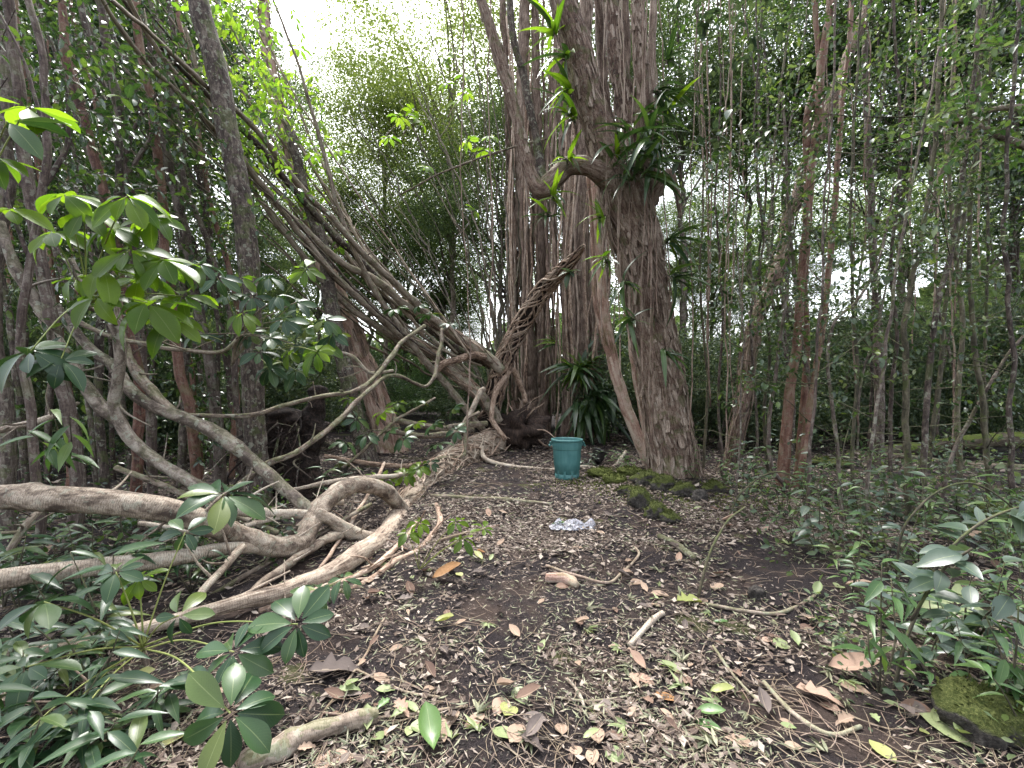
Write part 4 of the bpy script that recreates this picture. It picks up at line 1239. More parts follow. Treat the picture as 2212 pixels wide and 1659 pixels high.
# the torn-up root plate
mb = MB()
c = at(1118, 930, 11.6)
nu, nvv = 40, 26
A, Bq = np.meshgrid(np.linspace(0, 2 * PI, nu, endpoint=False), np.linspace(0, PI, nvv))
sp = np.stack((np.sin(Bq) * np.cos(A), np.sin(Bq) * np.sin(A), np.cos(Bq)), 2).reshape(-1, 3)
rr = 1 + 0.45 * fbm(sp * 2.6, 77, 4)
v = c + sp * np.array((0.75, 0.5, 0.62)) * rr[:, None]
i = np.arange(nvv - 1)[:, None] * nu
j = np.arange(nu)[None, :]
mb.add(v, np.stack((i + j, i + nu + j, i + nu + (j + 1) % nu, i + (j + 1) % nu), 2).reshape(-1, 4), None, sp[:, :2])
mb.build('root_plate', B_HUMUS_SHADE, FT)
for k in range(34):
    d0 = rand_dirs(1, 0.1)[0]
    s = c + d0 * np.array((0.5, 0.36, 0.42))
    L = uni(0.35, 1.0)
    e = s + d0 * L + np.array((0, 0, -0.25 * L))
    m = (s + e) / 2 + rand_dirs(1)[0] * 0.16
    e[2] = max(e[2], gz(e[0], e[1]) + 0.01)
    r0 = uni(0.008, 0.035)
    mb = MB()
    tube(mb, Path((s, m, e), (r0, r0 * 0.7, r0 * 0.25), 0.05, 0.04, k), 7, 0.1, 9, k)
    mb.build('root', (B_HUMUS_SHADE, B_ROOT, B_VINE)[k % 3], FT)


def wrap(pa, n, t0, t1, r, turns, mat=B_ROOT, lift=0.0):
    for k in range(n):
        s0 = uni(t0, t1 - (t1 - t0) * 0.15)
        s1 = min(t1, s0 + uni(0.2, 0.6) * (t1 - t0))
        t = np.linspace(s0, s1, max(16, int((s1 - s0) * pa.L / 0.06)))
        sg = 1 if uni(0, 1) < 0.7 else -1
        ang = uni(0, 6.28) + sg * turns * 2 * PI * (t - s0) * pa.L * uni(0.6, 1.4) + 0.35 * np.sin(t * 40 + k)
        P = pa.at(t, ang, 1.02, uni(0, 0.02) + lift)
        P[:, 2] = np.maximum(P[:, 2], ground_h(P[:, 0], P[:, 1]) + 0.01)
        rr = uni(*r)
        mb = MB()
        tube(mb, Path(P, np.linspace(rr, rr * 0.55, len(P)), 0.07, 0.012, k, 130), 5)
        mb.build('wrapping_root', (mat, B_ROOT, mat if mat is not B_ROOT else B_VINE)[k % 3], FT)


wrap(FTP['main'], 110, 0.0, 0.50, (0.010, 0.030), 0.28, B_TRUNK, 0.01)
wrap(FTP['main'], 26, 0.3, 0.62, (0.004, 0.010), 0.10)
wrap(FTP['lean'], 90, 0.0, 1.0, (0.012, 0.034), 0.30)
wrap(FTP['cross'], 30, 0.0, 0.35, (0.010, 0.026), 0.25)
wrap(FTP['s1'], 30, 0.0, 0.30, (0.010, 0.026), 0.28)
wrap(FTP['xpiece'], 14, 0.0, 1.0, (0.006, 0.014), 0.8)
# loose cords running along the trunk
for k in range(26):
    t0 = uni(0.02, 0.35)
    t = np.linspace(t0, min(0.6, t0 + uni(0.1, 0.3)), 10)
    P = FTP['main'].at(t, uni(0, 6.28) + 0.6 * np.sin(t * 20 + k), 1.1, 0.03) + rand_dirs(1)[0] * 0.06
    P[:, 2] = np.maximum(P[:, 2], ground_h(P[:, 0], P[:, 1]) + 0.012)
    mb = MB()
    r0 = uni(0.004, 0.012)
    tube(mb, Path(P, np.full(len(P), r0), 0.06, 0.05, k), 5)
    mb.build('root', B_ROOT, FT)

# leaf wheels still on its branches
far_wheels = [(855, 668, 9, 30, 'dark'), (925, 680, 9, 32, 'dark'), (905, 660, 9.4, 24, 'dark'), (972, 700, 9.6, 22, 'blue'), (770, 905, 7.2, 34, 'dark'), (792, 940, 7, 34, 'dark'), (828, 890, 7.4, 34, 'bright'), (872, 948, 7, 36, 'dark'), (935, 918, 7.4, 34, 'dark'), (900, 868, 8, 28, 'dark'), (978, 884, 8.2, 26, 'dark'), (898, 915, 7.6, 30, 'bright'), (945, 960, 7.2, 34, 'dark'), (843, 930, 7.2, 30, 'dark'), (860, 870, 8, 26, 'bright'), (745, 955, 6.8, 34, 'dark'), (985, 930, 7.8, 26, 'dark'), (910, 1005, 7.2, 26, 'bright'), (930, 1000, 7.3, 24, 'dark'),
              (755, 860, 8.2, 24, 'bright'), (715, 700, 9, 26, 'dark'), (835, 1035, 5.8, 30, 'bright'), (875, 1025, 6, 30, 'bright'), (905, 1012, 6.1, 28, 'bright'), (812, 1032, 5.7, 26, 'bright')]
for u, v, d, s, kd in far_wheels:
    p = at(u, v, d)
    place('leaf_cluster', cluster_mesh(kd)[int(rng.integers(4))], frame_matrix(p, rand_dirs(1, 0, 0.2)[0], np.array((0, -0.6, 1.0)) + rand_dirs(1)[0] * 0.35, s * d / F), FT)
young = [(510, 60), (500, 165), (545, 240), (575, 215), (655, 222), (620, 290), (680, 330), (610, 345), (650, 410), (720, 320), (660, 450), (740, 520), (965, 126), (1003, 164), (1003, 198), (866, 246), (904, 263), (839, 297), (722, 359), (743, 526), (1030, 451), (924, 355), (560, 130), (590, 60), (535, 20), (620, 150), (640, 100), (690, 260), (700, 420), (960, 180), (985, 215), (1010, 300), (1040, 330), (480, 110), (470, 40), (600, 250), (565, 300), (585, 400), (640, 370), (1060, 290), (890, 240), (525, 120), (610, 190), (660, 300), (690, 470)]
for k, (u, v) in enumerate(young):
    d = uni(8.6, 10.5)
    p = at(u + uni(-6, 6), v + uni(-6, 6), d)
    kd = 'young' if k % 4 else 'bright'
    M = frame_matrix(p, rand_dirs(1, -0.1, 0.2)[0], np.array((0, -0.5, 1.0)) + rand_dirs(1)[0] * 0.5, uni(20, 32) * d / F)
    place('leaf_cluster', cluster_mesh(kd)[int(rng.integers(4))], M, FT)
    e = p + np.array((uni(-0.5, -0.1), uni(-0.1, 0.3), uni(-0.7, -0.2)))
    mb = MB()
    tube(mb, Path((p, (p + e) / 2 + rand_dirs(1)[0] * 0.08, e), (0.006, 0.008, 0.012), 0.1), 5)
    mb.build('twig', B_STEM, FT)

# ------------------------------------------------------------------ fan of thin arching branches behind
FAN = thing('arching_thicket_tree', on_ground(1085, 925), 'tree of many thin arching stems fanning up to the left behind the wrapped trunk', 'tree')
for k in range(26):
    a = k / 25
    bx, by = 1095 - 40 * a + uni(-30, 30), 860 + uni(-60, 30)
    ex, ey = 1120 - 470 * a + uni(-50, 50), 40 + 380 * a ** 1.3 + uni(-90, 90)
    d0, d1 = uni(14, 17), uni(13, 19)
    bow = uni(10, 80)
    pts = []
    h = uni(1.2, 3.0)
    for f in (0, 0.25, 0.5, 0.75, 1):
        pts.append((bx + (ex - bx) * f + bow * math.sin(PI * f) * 0.5, by + (ey - by) * f - bow * math.sin(PI * f) * 0.3, d0 + (d1 - d0) * f, h * (1 - 0.6 * f)))
    part_tube('stem', (B_STEM, B_GREENSTEM, B_DARK)[k % 3], FAN, pts, 6, 0.3, 0.08, 0.04, 5, k)
    if k % 2:
        q = pts[2]
        e = (q[0] - uni(20, 120), q[1] - uni(60, 200))
        part_tube('twig', B_STEM, FAN, [(q[0], q[1], q[2], h * 0.5), ((q[0] + e[0]) / 2, (q[1] + e[1]) / 2 + 15, q[2], h * 0.35), (e[0], e[1], q[2] + 0.5, h * 0.2)], 5, 0.3, 0.06, 0, 5, k)
part_tube('twig', B_STEM, FAN, [(865, 420, 9.5, 2.0), (950, 375, 9.2, 2.2), (1040, 340, 9, 2.4), (1130, 312, 8.6, 2.4), (1180, 300, 8.2, 2)], 6, 0.1, 0.01, 0, 5, 3)

# ------------------------------------------------------------------ the stem thicket on the left
def vg(d):
    return 850 + 1392 / d


lt = [
    ([(150, 1185), (165, 1036), (150, 882), (112, 711), (85, 567), (60, 400), (40, 200), (15, -80)], 4.2, 15, B_THICK, 'thickest reddish-brown stem behind the big pale limb near the left edge'),
    ([(290, 1105), (301, 848), (270, 680), (240, 480), (182, 273), (142, 120), (130, 0), (126, -80)], 5.5, 11, B_RED, 'red-brown stem rising behind the bent limb'),
    ([(330, 1085), (320, 860), (290, 640), (264, 330), (240, 154), (212, 0), (204, -80)], 6.0, 10, B_THICK, 'straight brown stem between the thick red stems'),
    ([(430, 1066), (410, 882), (378, 745), (360, 560), (328, 222), (302, 103), (290, -80)], 6.5, 11, B_RED, 'red-brown stem passing behind the horizontal thin branch'),
    ([(476, 1050), (468, 892), (455, 806), (430, 660), (407, 547), (383, 427), (355, 330), (314, 171), (280, -80)], 7.0, 12, B_THICK, 'brown stem nearest the black stump'),
    ([(230, 1120), (215, 900), (220, 700), (252, 420), (253, 205), (191, 75), (150, -80)], 5.2, 9, B_DARK, 'dark slightly crooked stem behind the bright umbrella leaves'),
    ([(88, 1218), (70, 900), (42, 700), (98, 400), (96, 154), (61, 0), (48, -80)], 3.8, 9, B_THICK, 'crooked stem close to the left edge'),
    ([(390, 1050), (400, 800), (393, 500), (390, 308), (362, 126), (328, 0), (305, -80)], 7.0, 8, B_DARK, 'thin dark stem left of the dark upright trunk'),
    ([(510, 1025), (500, 850), (470, 650), (440, 450), (420, 300), (380, 120), (350, -80)], 8.0, 9, B_THICK, 'brown stem crossing behind the dark upright trunk'),
    ([(20, 1160), (10, 900), (-8, 600), (22, 300), (-12, 0), (-30, -80)], 4.5, 14, B_DARK, 'dark stem cut by the left edge'),
]
UT = thing('upright_tree', on_ground(556, 1090), 'dark grey upright trunk standing alone in front of the thicket', 'tree')
o, pa_ut = part_tube('trunk', B_DARK, UT, [(566, 1100, 5.7, 24), (556, 1010, 5.7, 22), (549, 900, 5.7, 21), (546, 780, 5.7, 21), (541, 640, 5.7, 21), (533, 520, 5.7, 21), (515, 400, 5.7, 21), (492, 280, 5.7, 21), (470, 160, 5.7, 21), (442, 55, 5.7, 21), (425, -30, 5.7, 20), (410, -120, 5.7, 19)], 28, 0.04, 0.012, 0.06, 8, 8, 0.03, 7)
flm = MB()
TH = []


def thicket_tree(pts, d, h, mat, label, group='stems of the thicket on the left'):
    base = at(pts[0][0], vg(d), d)
    t = thing('thicket_tree', base, label, 'tree', group)
    n = len(pts)
    q = [(u, v, d + 0.0, h * (0.98 - 0.4 * k / n)) for k, (u, v) in enumerate(pts)]
    o, pa = part_tube('trunk', mat, t, q, 12, 0.06, 0.02, 0.07, 7, int(pts[0][0]) + 90)
    TH.append((t, pa, d))
    return t, pa


for a in lt:
    thicket_tree(*a)
extra = []
for k in range(26):
    u0 = -60 + 600 * (k + 0.5) / 26 + uni(-10, 10)
    d = uni(6.5, 12.5)
    l1, l2 = uni(-60, 10), uni(-260, -60)
    pts = [(u0, vg(d)), (u0 + l1 * 0.3 + uni(-10, 10), 880), (u0 + l1 + uni(-12, 12), 660), (u0 + l1 + l2 * 0.4 + uni(-14, 14), 400), (u0 + l1 + l2 * 0.8 + uni(-14, 14), 150), (u0 + l1 + l2 * 1.1, -80)]
    extra.append((pts, d, uni(24, 50) / d, (B_RED, B_THICK, B_DARK)[k % 3]))
for k, e in enumerate(extra):
    thicket_tree(*e, f'{ORD[k]} slim background stem from the left edge within the thicket', 'slim background stems of the thicket')
# forks
for t, pa, d in TH[::2]:
    for s in range(2):
        f = uni(0.45, 0.75)
        p = pa.at([f])[0]
        e = p + np.array((uni(-0.9, 0.5), uni(-0.3, 0.3), uni(0.9, 2.0)))
        r0 = float(np.interp(f * pa.L, pa.S, pa.R)) * 0.55
        mb = MB()
        tube(mb, Path((p, (p + e) / 2 + rand_dirs(1)[0] * 0.12, e), (r0, r0 * 0.8, r0 * 0.4), 0.08, 0.02, s), 8)
        mb.build('branch', B_THICK, t)
# leaf sprays of the thicket
for k, (t, pa, d) in enumerate(TH + [(UT, pa_ut, 5.7)]):
    ml, mt_ = MB(), MB()
    for s in range(40 if d < 8 else 34):
        f = uni(0.42, 1.0)
        p = pa.at([f])[0]
        dr = rand_dirs(1, -0.05, 0.5)[0]
        if d < 5.5 and dr[1] < -0.3:
            dr[1] *= -1
        o_ = p + dr * uni(0.05, 0.8)
        spray(ml, mt_, o_, dr, uni(0.35, 0.8), int(rng.integers(8, 15)), uni(0.075, 0.12), T_OVAL3 if s % 3 else T_OBOV4, 0.35, 0.004)
    tag(ml.build('crown', L_THICK, t), kind='stuff')
    tag(mt_.build('twig', B_THICK, t), kind='stuff')
# low leaves between the stems
for k, (t, pa, d) in enumerate(TH):
    if d > 6:
        ml, mt_ = MB(), MB()
        for s in range(14):
            p = pa.at([uni(0.05, 0.45)])[0]
            dr = rand_dirs(1, 0.1, 0.6)[0]
            spray(ml, mt_, p, dr, uni(0.3, 0.6), 9, uni(0.08, 0.13), T_OVAL3, 0.3, 0.003)
        tag(ml.build('foliage', L_THICK, t), kind='stuff')
        tag(mt_.build('twig', B_THICK, t), kind='stuff')

# light young foliage high between the upright trunk and the sky patch
for t, n_, u0, u1, v0, v1, d0, d1 in ((RL, 60, 520, 700, 130, 470, 8.5, 11), (UT, 60, 440, 620, -40, 330, 6.2, 8)):
    ml, mt_ = MB(), MB()
    for s in range(n_):
        spray(ml, mt_, at(uni(u0, u1), uni(v0, v1), uni(d0, d1)), rand_dirs(1, -0.1, 0.5)[0], uni(0.4, 0.8), 12, uni(0.10, 0.17), T_OBOV4, 0.4, 0.004)
    tag(ml.build('foliage', L_YOUNG, t), kind='stuff')
    tag(mt_.build('twig', B_STEM, t), kind='stuff')

# ------------------------------------------------------------------ black stump
ST = thing('rotten_stump', on_ground(625, 1065), 'black rotten tree stump with curling roots behind the pale limbs', 'stump')
part_tube('trunk', B_HUMUS_SHADE, ST, [(640, 1075, 6.3, 62), (632, 1030, 6.3, 54), (618, 980, 6.3, 52), (612, 940, 6.3, 56), (610, 905, 6.3, 50), (612, 885, 6.3, 28)], 44, 0.022, 0.03, 0.5, 4, 3, 0.3, 11)
part_tube('trunk', B_HUMUS_SHADE, ST, [(655, 985, 6.25, 30), (676, 940, 6.25, 24), (684, 890, 6.25, 21), (690, 850, 6.25, 17), (692, 835, 6.25, 10)], 28, 0.022, 0.03, 0.5, 5, 4, 0.25, 7)
for k in range(54):
    a = uni(-PI, 0)
    s = at(612 + uni(-55, 70), uni(890, 1010), 6.3) + np.array((0, -0.33, 0))
    e = s + np.array((uni(-0.3, 0.3), uni(-0.25, 0.0), uni(-0.7, 0.15)))
    m = (s + e) / 2 + rand_dirs(1)[0] * 0.14 + np.array((0, -0.06, 0))
    e[2] = max(e[2], gz(e[0], e[1]))
    r0 = uni(0.004, 0.014)
    mb = MB()
    tube(mb, Path((s, m, e), (r0, r0, r0 * 0.5), 0.04, 0.03, k), 6)
    mb.build('root', (B_HUMUS_SHADE, B_HUMUS_SHADE, B_DARK, B_THICK)[k % 4], ST)

# ------------------------------------------------------------------ umbrella plants on the left
UG = 'umbrella-leaved plants on the left'
# foreground plant whose stalks spread from one point
p0 = at(308, 1400, 2.35)
UP = thing('umbrella_plant', on_ground(318, 1445), 'foreground umbrella plant with long yellow-green stalks and dark glossy leaf wheels', 'plant', UG)
mb = MB()
bp = on_ground(318, 1445)
tube(mb, Path((bp, (bp + p0) / 2, p0), (0.014, 0.017, 0.012), 0.03, 0.005, 2), 8)
mb.build('stem', B_STEM, UP)
for u, v, d, L, n, kd, ax in (
        (643, 1348, 2.05, 0.20, 9, 'dark', (0.1, -0.55, 0.8)), (505, 1408, 1.95, 0.165, 9, 'dark', (0.1, -0.7, 0.8)), (497, 1540, 1.68, 0.21, 10, 'dark', (0.1, -0.75, 0.7)),
        (95, 1300, 2.1, 0.19, 8, 'dark', (-0.2, -0.4, 0.9)), (60, 1440, 1.95, 0.17, 8, 'dark', (0, -0.4, 0.9)), (20, 1610, 1.7, 0.15, 7, 'dark', (0, -0.4, 0.9)),
        (400, 1150, 2.5, 0.13, 6, 'dark', (0.1, -0.7, 0.4)), (250, 1235, 2.3, 0.13, 8, 'dark', (0, -0.5, 0.9)), (385, 1330, 2.1, 0.13, 6, 'dark', (0, -0.7, 0.6)),
        (150, 1570, 1.8, 0.13, 6, 'dark', (0, -0.4, 0.9)), (300, 1250, 2.4, 0.11, 8, 'bright', (0, -0.4, 0.9)), (180, 1500, 2.0, 0.14, 6, 'dark', (0, -0.6, 0.9))):
    umbrella_leaf(UP, p0 + rand_dirs(1)[0] * 0.01, at(u, v, d), L * 1.08, kd, np.array(ax) + rand_dirs(1)[0] * 0.2, n, 0.15, r=0.0042)
# bright plant hanging in at the upper left
UB = thing('umbrella_plant', at(187, 655, 3.6), 'bright backlit umbrella leaves on a branch in front of the thicket', 'plant', UG)
s0 = at(187, 655, 3.0)
mb = MB()
tube(mb, Path((at(250, 700, 4.0), at(215, 672, 3.5), s0, at(150, 560, 2.9)), (0.02, 0.018, 0.014, 0.008), 0.04, 0.01, 5), 8)
mb.build('stem', B_DARK, UB)
for u, v, d, L, n, kd, ax in (
        (222, 581, 2.75, 0.21, 9, 'bright', (0, -0.25, 1)), (318, 653, 2.75, 0.24, 9, 'bright', (0.1, -0.2, 1)), (352, 560, 2.8, 0.24, 9, 'bright', (0.25, -0.1, 1)), (273, 424, 2.7, 0.23, 9, 'bright', (0.1, -0.45, 0.9)),
        (181, 455, 2.8, 0.22, 8, 'bright', (0, -0.2, 1)), (240, 490, 2.9, 0.2, 8, 'bright', (0, -0.2, 1)), (160, 600, 2.9, 0.18, 8, 'bright', (-0.1, -0.3, 1)), (300, 600, 3.0, 0.2, 8, 'bright', (0, -0.3, 1)), (395, 640, 3.0, 0.2, 8, 'bright', (0.2, -0.2, 1)), (110, 500, 2.9, 0.2, 8, 'bright', (0, -0.3, 1)), (330, 470, 2.9, 0.2, 8, 'bright', (0.1, -0.3, 1)), (280, 540, 2.75, 0.22, 8, 'bright', (0.1, -0.3, 1)), (210, 640, 2.7, 0.2, 8, 'bright', (-0.1, -0.3, 1)), (370, 690, 2.9, 0.2, 8, 'bright', (0.2, -0.3, 1)), (140, 420, 2.8, 0.2, 8, 'bright', (0, -0.3, 1)), (430, 570, 3.1, 0.18, 8, 'dark', (0.2, -0.3, 1))):
    umbrella_leaf(UB, s0 + rand_dirs(1)[0] * 0.02, at(u, v, d), L * 1.12, kd, (ax[0], ax[1] - 0.45, ax[2]), n, 0.3, r=0.0045)
UL = thing('umbrella_plant', at(68, 461, 2.6), 'umbrella leaves cut by the left edge at mid-height', 'plant', UG)
s0 = at(-60, 470, 2.4)
for u, v, d, L, n, kd, ax in ((20, 452, 2.3, 0.19, 8, 'bright', (0, -0.4, 1)), (15, 262, 2.2, 0.26, 7, 'dark', (0, -0.5, 0.8)), (60, 230, 2.4, 0.24, 6, 'bright', (0.2, -0.3, 0.9)), (-10, 340, 2.3, 0.2, 7, 'bright', (0, -0.3, 1))):
    umbrella_leaf(UL, s0, at(u, v, d), L, kd, ax, n, 0.2, r=0.004)
UE = thing('umbrella_plant', at(60, 760, 2.5), 'dark glossy umbrella leaves at the left edge above the big pale limb', 'plant', UG)
umbrella_leaf(UE, at(190, 640, 2.9), at(66, 758, 2.45), 0.22, 'dark', (0.1, -0.6, 0.7), 9, 0.15)
umbrella_leaf(UE, at(190, 660, 2.9), at(130, 780, 2.5), 0.19, 'dark', (0.2, -0.6, 0.7), 7, 0.15)
US = thing('umbrella_plant', at(478, 1075, 3.05), 'single glossy umbrella leaf wheel standing on the big pale limb', 'plant', UG)
umbrella_leaf(US, at(474, 1098, 3.2), at(482, 1068, 2.98), 0.30, 'dark', (0.25, -0.25, 1), 10, 0.0)
# middle plant in front of the upright trunk
UM = thing('umbrella_plant', at(540, 720, 5.0), 'dark umbrella foliage in front of the upright trunk at mid-height', 'plant', UG)
s0 = at(525, 720, 5.0)
wm = [(427, 721), (523, 677), (581, 598), (581, 731), (581, 793), (660, 581), (639, 653), (718, 721), (660, 711), (684, 759), (540, 718), (496, 636), (610, 690), (625, 760), (470, 600), (700, 690), (545, 640), (520, 600), (600, 640), (560, 760), (640, 800), (700, 745), (655, 745)]
for k, (u, v) in enumerate(wm):
    d = uni(4.4, 5.2)
    c_ = at(u, v, d)
    o_ = s0 + (c_ - s0) * 0.5 + np.array((0, 0.05, -0.08))
    umbrella_leaf(UM, o_, c_, uni(0.19, 0.25), 'bright' if k % 4 == 1 else 'dark', (0, -0.75, 0.9) + rand_dirs(1)[0] * 0.3, 8, 0.25, r=0.0035)
mb = MB()
for k in range(7):
    e = at(*wm[k * 3], 4.9)
    tube(mb, Path((at(500, 790, 5.1), s0 + rand_dirs(1)[0] * 0.05, e), (0.014, 0.01, 0.005), 0.06, 0.02, k), 6)
mb.build('stem', B_STEM, UM)
# low seedlings by the fallen trunk
for u, v, cs, lb in ((640, 1330, [(690, 1275), (740, 1250), (650, 1290)], 'seedling with glossy leaves beside the fallen trunk in the foreground'),
                     (905, 1232, [(905, 1130), (880, 1150), (1000, 1165), (1045, 1142), (985, 1128)], 'seedling of three stalks growing on the path beside the fallen trunk')):
    g = on_ground(u, v)
    t = thing('umbrella_plant', g, lb, 'plant', UG)
    d0 = 1392 / (v - 850)
    for (a, c_) in cs:
        umbrella_leaf(t, g, at(a, c_, d0 - 0.12), 0.13, 'bright' if u > 800 else 'dark', (0.1, -0.3, 1), 6, 0.1, r=0.003)

# bamboo-like lance leaves and low strap plants on the left floor
LANCE_D = [tmpl_mesh('leaf', leaf_tmpl(P_LANCE, a, 5, 0.2, d), L_DARK) for a, d in ((0.13, 0.35), (0.11, 0.6), (0.15, 0.2))]
LANCE_B = [tmpl_mesh('leaf', leaf_tmpl(P_LANCE, a, 5, 0.2, d), L_HERB) for a, d in ((0.13, 0.35), (0.11, 0.6), (0.15, 0.2))]
BROAD_B = [tmpl_mesh('leaf', leaf_tmpl(P_OVAL, a, 5, 0.14, d), L_BLUE) for a, d in ((0.22, 0.25), (0.26, 0.4), (0.2, 0.15))]


def leafy(name, base, tips, nl, L, meshes, label, group, mat=B_GREENSTEM, r=0.006, cat='plant', hang=0.3):
    """upright stems with single leaves along them"""
    t = thing(name, base, label, cat, group)
    for e in tips:
        e = np.asarray(e, float)
        m = (base + e) / 2 + rand_dirs(1, 0.3)[0] * 0.06 * np.linalg.norm(e - base)
        pa = Path((base, m, e), (r, r * 0.75, r * 0.4), 0.05, 0.01, int(abs(e[0] * 100)))
        mb = MB()
        tube(mb, pa, 6)
        mb.build('stem', mat, t)
        f = np.linspace(0.3, 1, nl)
        P = pa.at(f)
        for k in range(nl):
            a = k * 2.4 + uni(0, 1)
            dr = np.array((math.cos(a), math.sin(a), uni(-hang, 0.35)))
            place('leaf', meshes[int(rng.integers(len(meshes)))], frame_matrix(P[k], dr, np.array((0, -0.2, 1.0)) + rand_dirs(1)[0] * 0.3, L * uni(0.7, 1.15)), t)
    return t


LG = 'low leafy plants under the left thicket'
k = 0
for u, d in ((30, 3.6), (110, 3.4), (190, 3.3), (270, 3.9), (330, 3.4), (400, 4.2), (450, 3.6), (60, 2.9), (150, 2.8), (230, 2.7), (510, 4.9), (570, 4.8), (20, 2.3), (120, 2.2), (220, 2.15), (690, 5.6), (740, 5.9), (300, 4.8), (200, 5), (100, 5), (170, 2.45), (60, 2.5), (250, 2.5), (330, 1.95), (240, 1.85), (80, 2.1), (180, 1.75), (20, 3.1), (90, 3.2), (200, 3.05), (280, 3.2), (360, 3.5), (420, 3.3), (260, 1.62), (60, 1.68), (40, 1.9), (140, 1.85)):
    x = (u - 1106) / F * d
    g = np.array((x, d, gz(x, d)))
    hh = uni(0.25, 0.6) if d > 2.5 else uni(0.12, 0.3)
    tips = [g + np.array((uni(-0.22, 0.22), uni(-0.15, 0.15), hh * uni(0.7, 1.2))) for _ in range(3)]
    leafy('leafy_plant', g, tips, 6, uni(0.14, 0.22), LANCE_D, f'{ORD[k]} low dark leafy plant among the limbs on the lower left', LG)
    k += 1
# drooping bamboo-like spray in front of the big limb at left
tt = at(115, 870, 3.1)
leafy('lance_leaf_plant', at(150, 1010, 3.3), [at(112, 885, 3.05), at(150, 900, 3.05), at(60, 930, 3.0)], 6, 0.22, LANCE_B, 'hanging spray of pointed green leaves above the big pale limb', None, hang=1.3)

# ------------------------------------------------------------------ right side: red stems, dark leaning trunk, saplings
RT = thing('red_stemmed_tree', on_ground(1705, 1045), 'red-barked tree of several close smooth stems right of the big paperbark', 'tree')
RP = []
for k, (mat, pts) in enumerate((
        (B_RED, [(1694, 1060, 7.0, 19), (1697, 1000, 7.0, 16), (1709, 868, 7.0, 13.5), (1726, 745, 7.0, 12), (1734, 608, 7.0, 11.5), (1748, 478, 7.0, 11), (1756, 376, 7.0, 11), (1772, 273, 7.0, 11), (1774, 188, 7.0, 11), (1786, 85, 7.0, 10.5), (1800, 0, 7.0, 10), (1812, -100, 7.0, 9)]),
        (B_RED, [(1722, 1058, 7.2, 13), (1728, 960, 7.2, 11), (1738, 850, 7.2, 9.5), (1742, 740, 7.2, 9), (1737, 608, 7.2, 9), (1746, 444, 7.15, 9.5), (1742, 273, 7.1, 10), (1758, 200, 7.1, 9.5), (1771, 154, 7.05, 8), (1764, 60, 7.05, 7), (1752, -100, 7.0, 6)]),
        (B_RED, [(1716, 1060, 6.8, 11), (1728, 990, 6.8, 10), (1741, 900, 6.85, 9), (1752, 830, 6.9, 8), (1774, 700, 7.0, 8), (1788, 560, 7.1, 8), (1800, 420, 7.2, 7.5), (1812, 250, 7.3, 7), (1830, 80, 7.4, 6), (1840, -100, 7.4, 5)]),
        (B_THICK, [(1735, 1055, 6.9, 7), (1745, 950, 6.9, 6.5), (1752, 850, 6.95, 6), (1740, 780, 7.0, 6), (1722, 660, 7.0, 5), (1712, 560, 7.0, 5), (1700, 400, 7.0, 4.5), (1690, 200, 7, 4)]),
        (B_THICK, [(1700, 1056, 6.7, 6), (1668, 1010, 6.7, 6), (1660, 940, 6.75, 5), (1672, 830, 6.8, 5), (1690, 700, 6.8, 4.5), (1702, 620, 6.8, 4)]))):
    o, pa = part_tube('trunk', mat, RT, [(u + (k - 1) * 5 * (k < 3), v, d, r * 0.74) for u, v, d, r in pts], 16, 0.045, 0.014, 0.07, 7, k + 200)
    RP.append(pa)
DL = thing('leaning_tree', on_ground(1575, 1000), 'dark rough trunk slanting up to the right and laced with vines behind the red stems', 'tree')
o, pa_dl = part_tube('trunk', B_PAPER, DL, thin([(1568, 1020, 8.8, 25), (1580, 985, 8.8, 20), (1606, 860, 8.8, 18), (1627, 711, 8.8, 17), (1660, 625, 8.8, 16), (1694, 540, 8.8, 15), (1716, 440, 8.8, 15), (1760, 320, 8.8, 15), (1815, 171, 8.8, 14), (1849, 85, 8.8, 13), (1876, 0, 8.8, 13), (1905, -100, 8.8, 12)], 0.78), 20, 0.06, 0.03, 0.14, 5, 210, 0.12, 8)
clinging(DL, pa_dl, 26, 0.0, 0.75, (0.006, 0.016), 0.25)
mb = MB()
flakes(mb, pa_dl, 90, (0.03, 0.07), (0.12, 0.4), 0.03)
tag(mb.build('peeling_bark', B_THICK, DL), None, None, None, 'stuff')

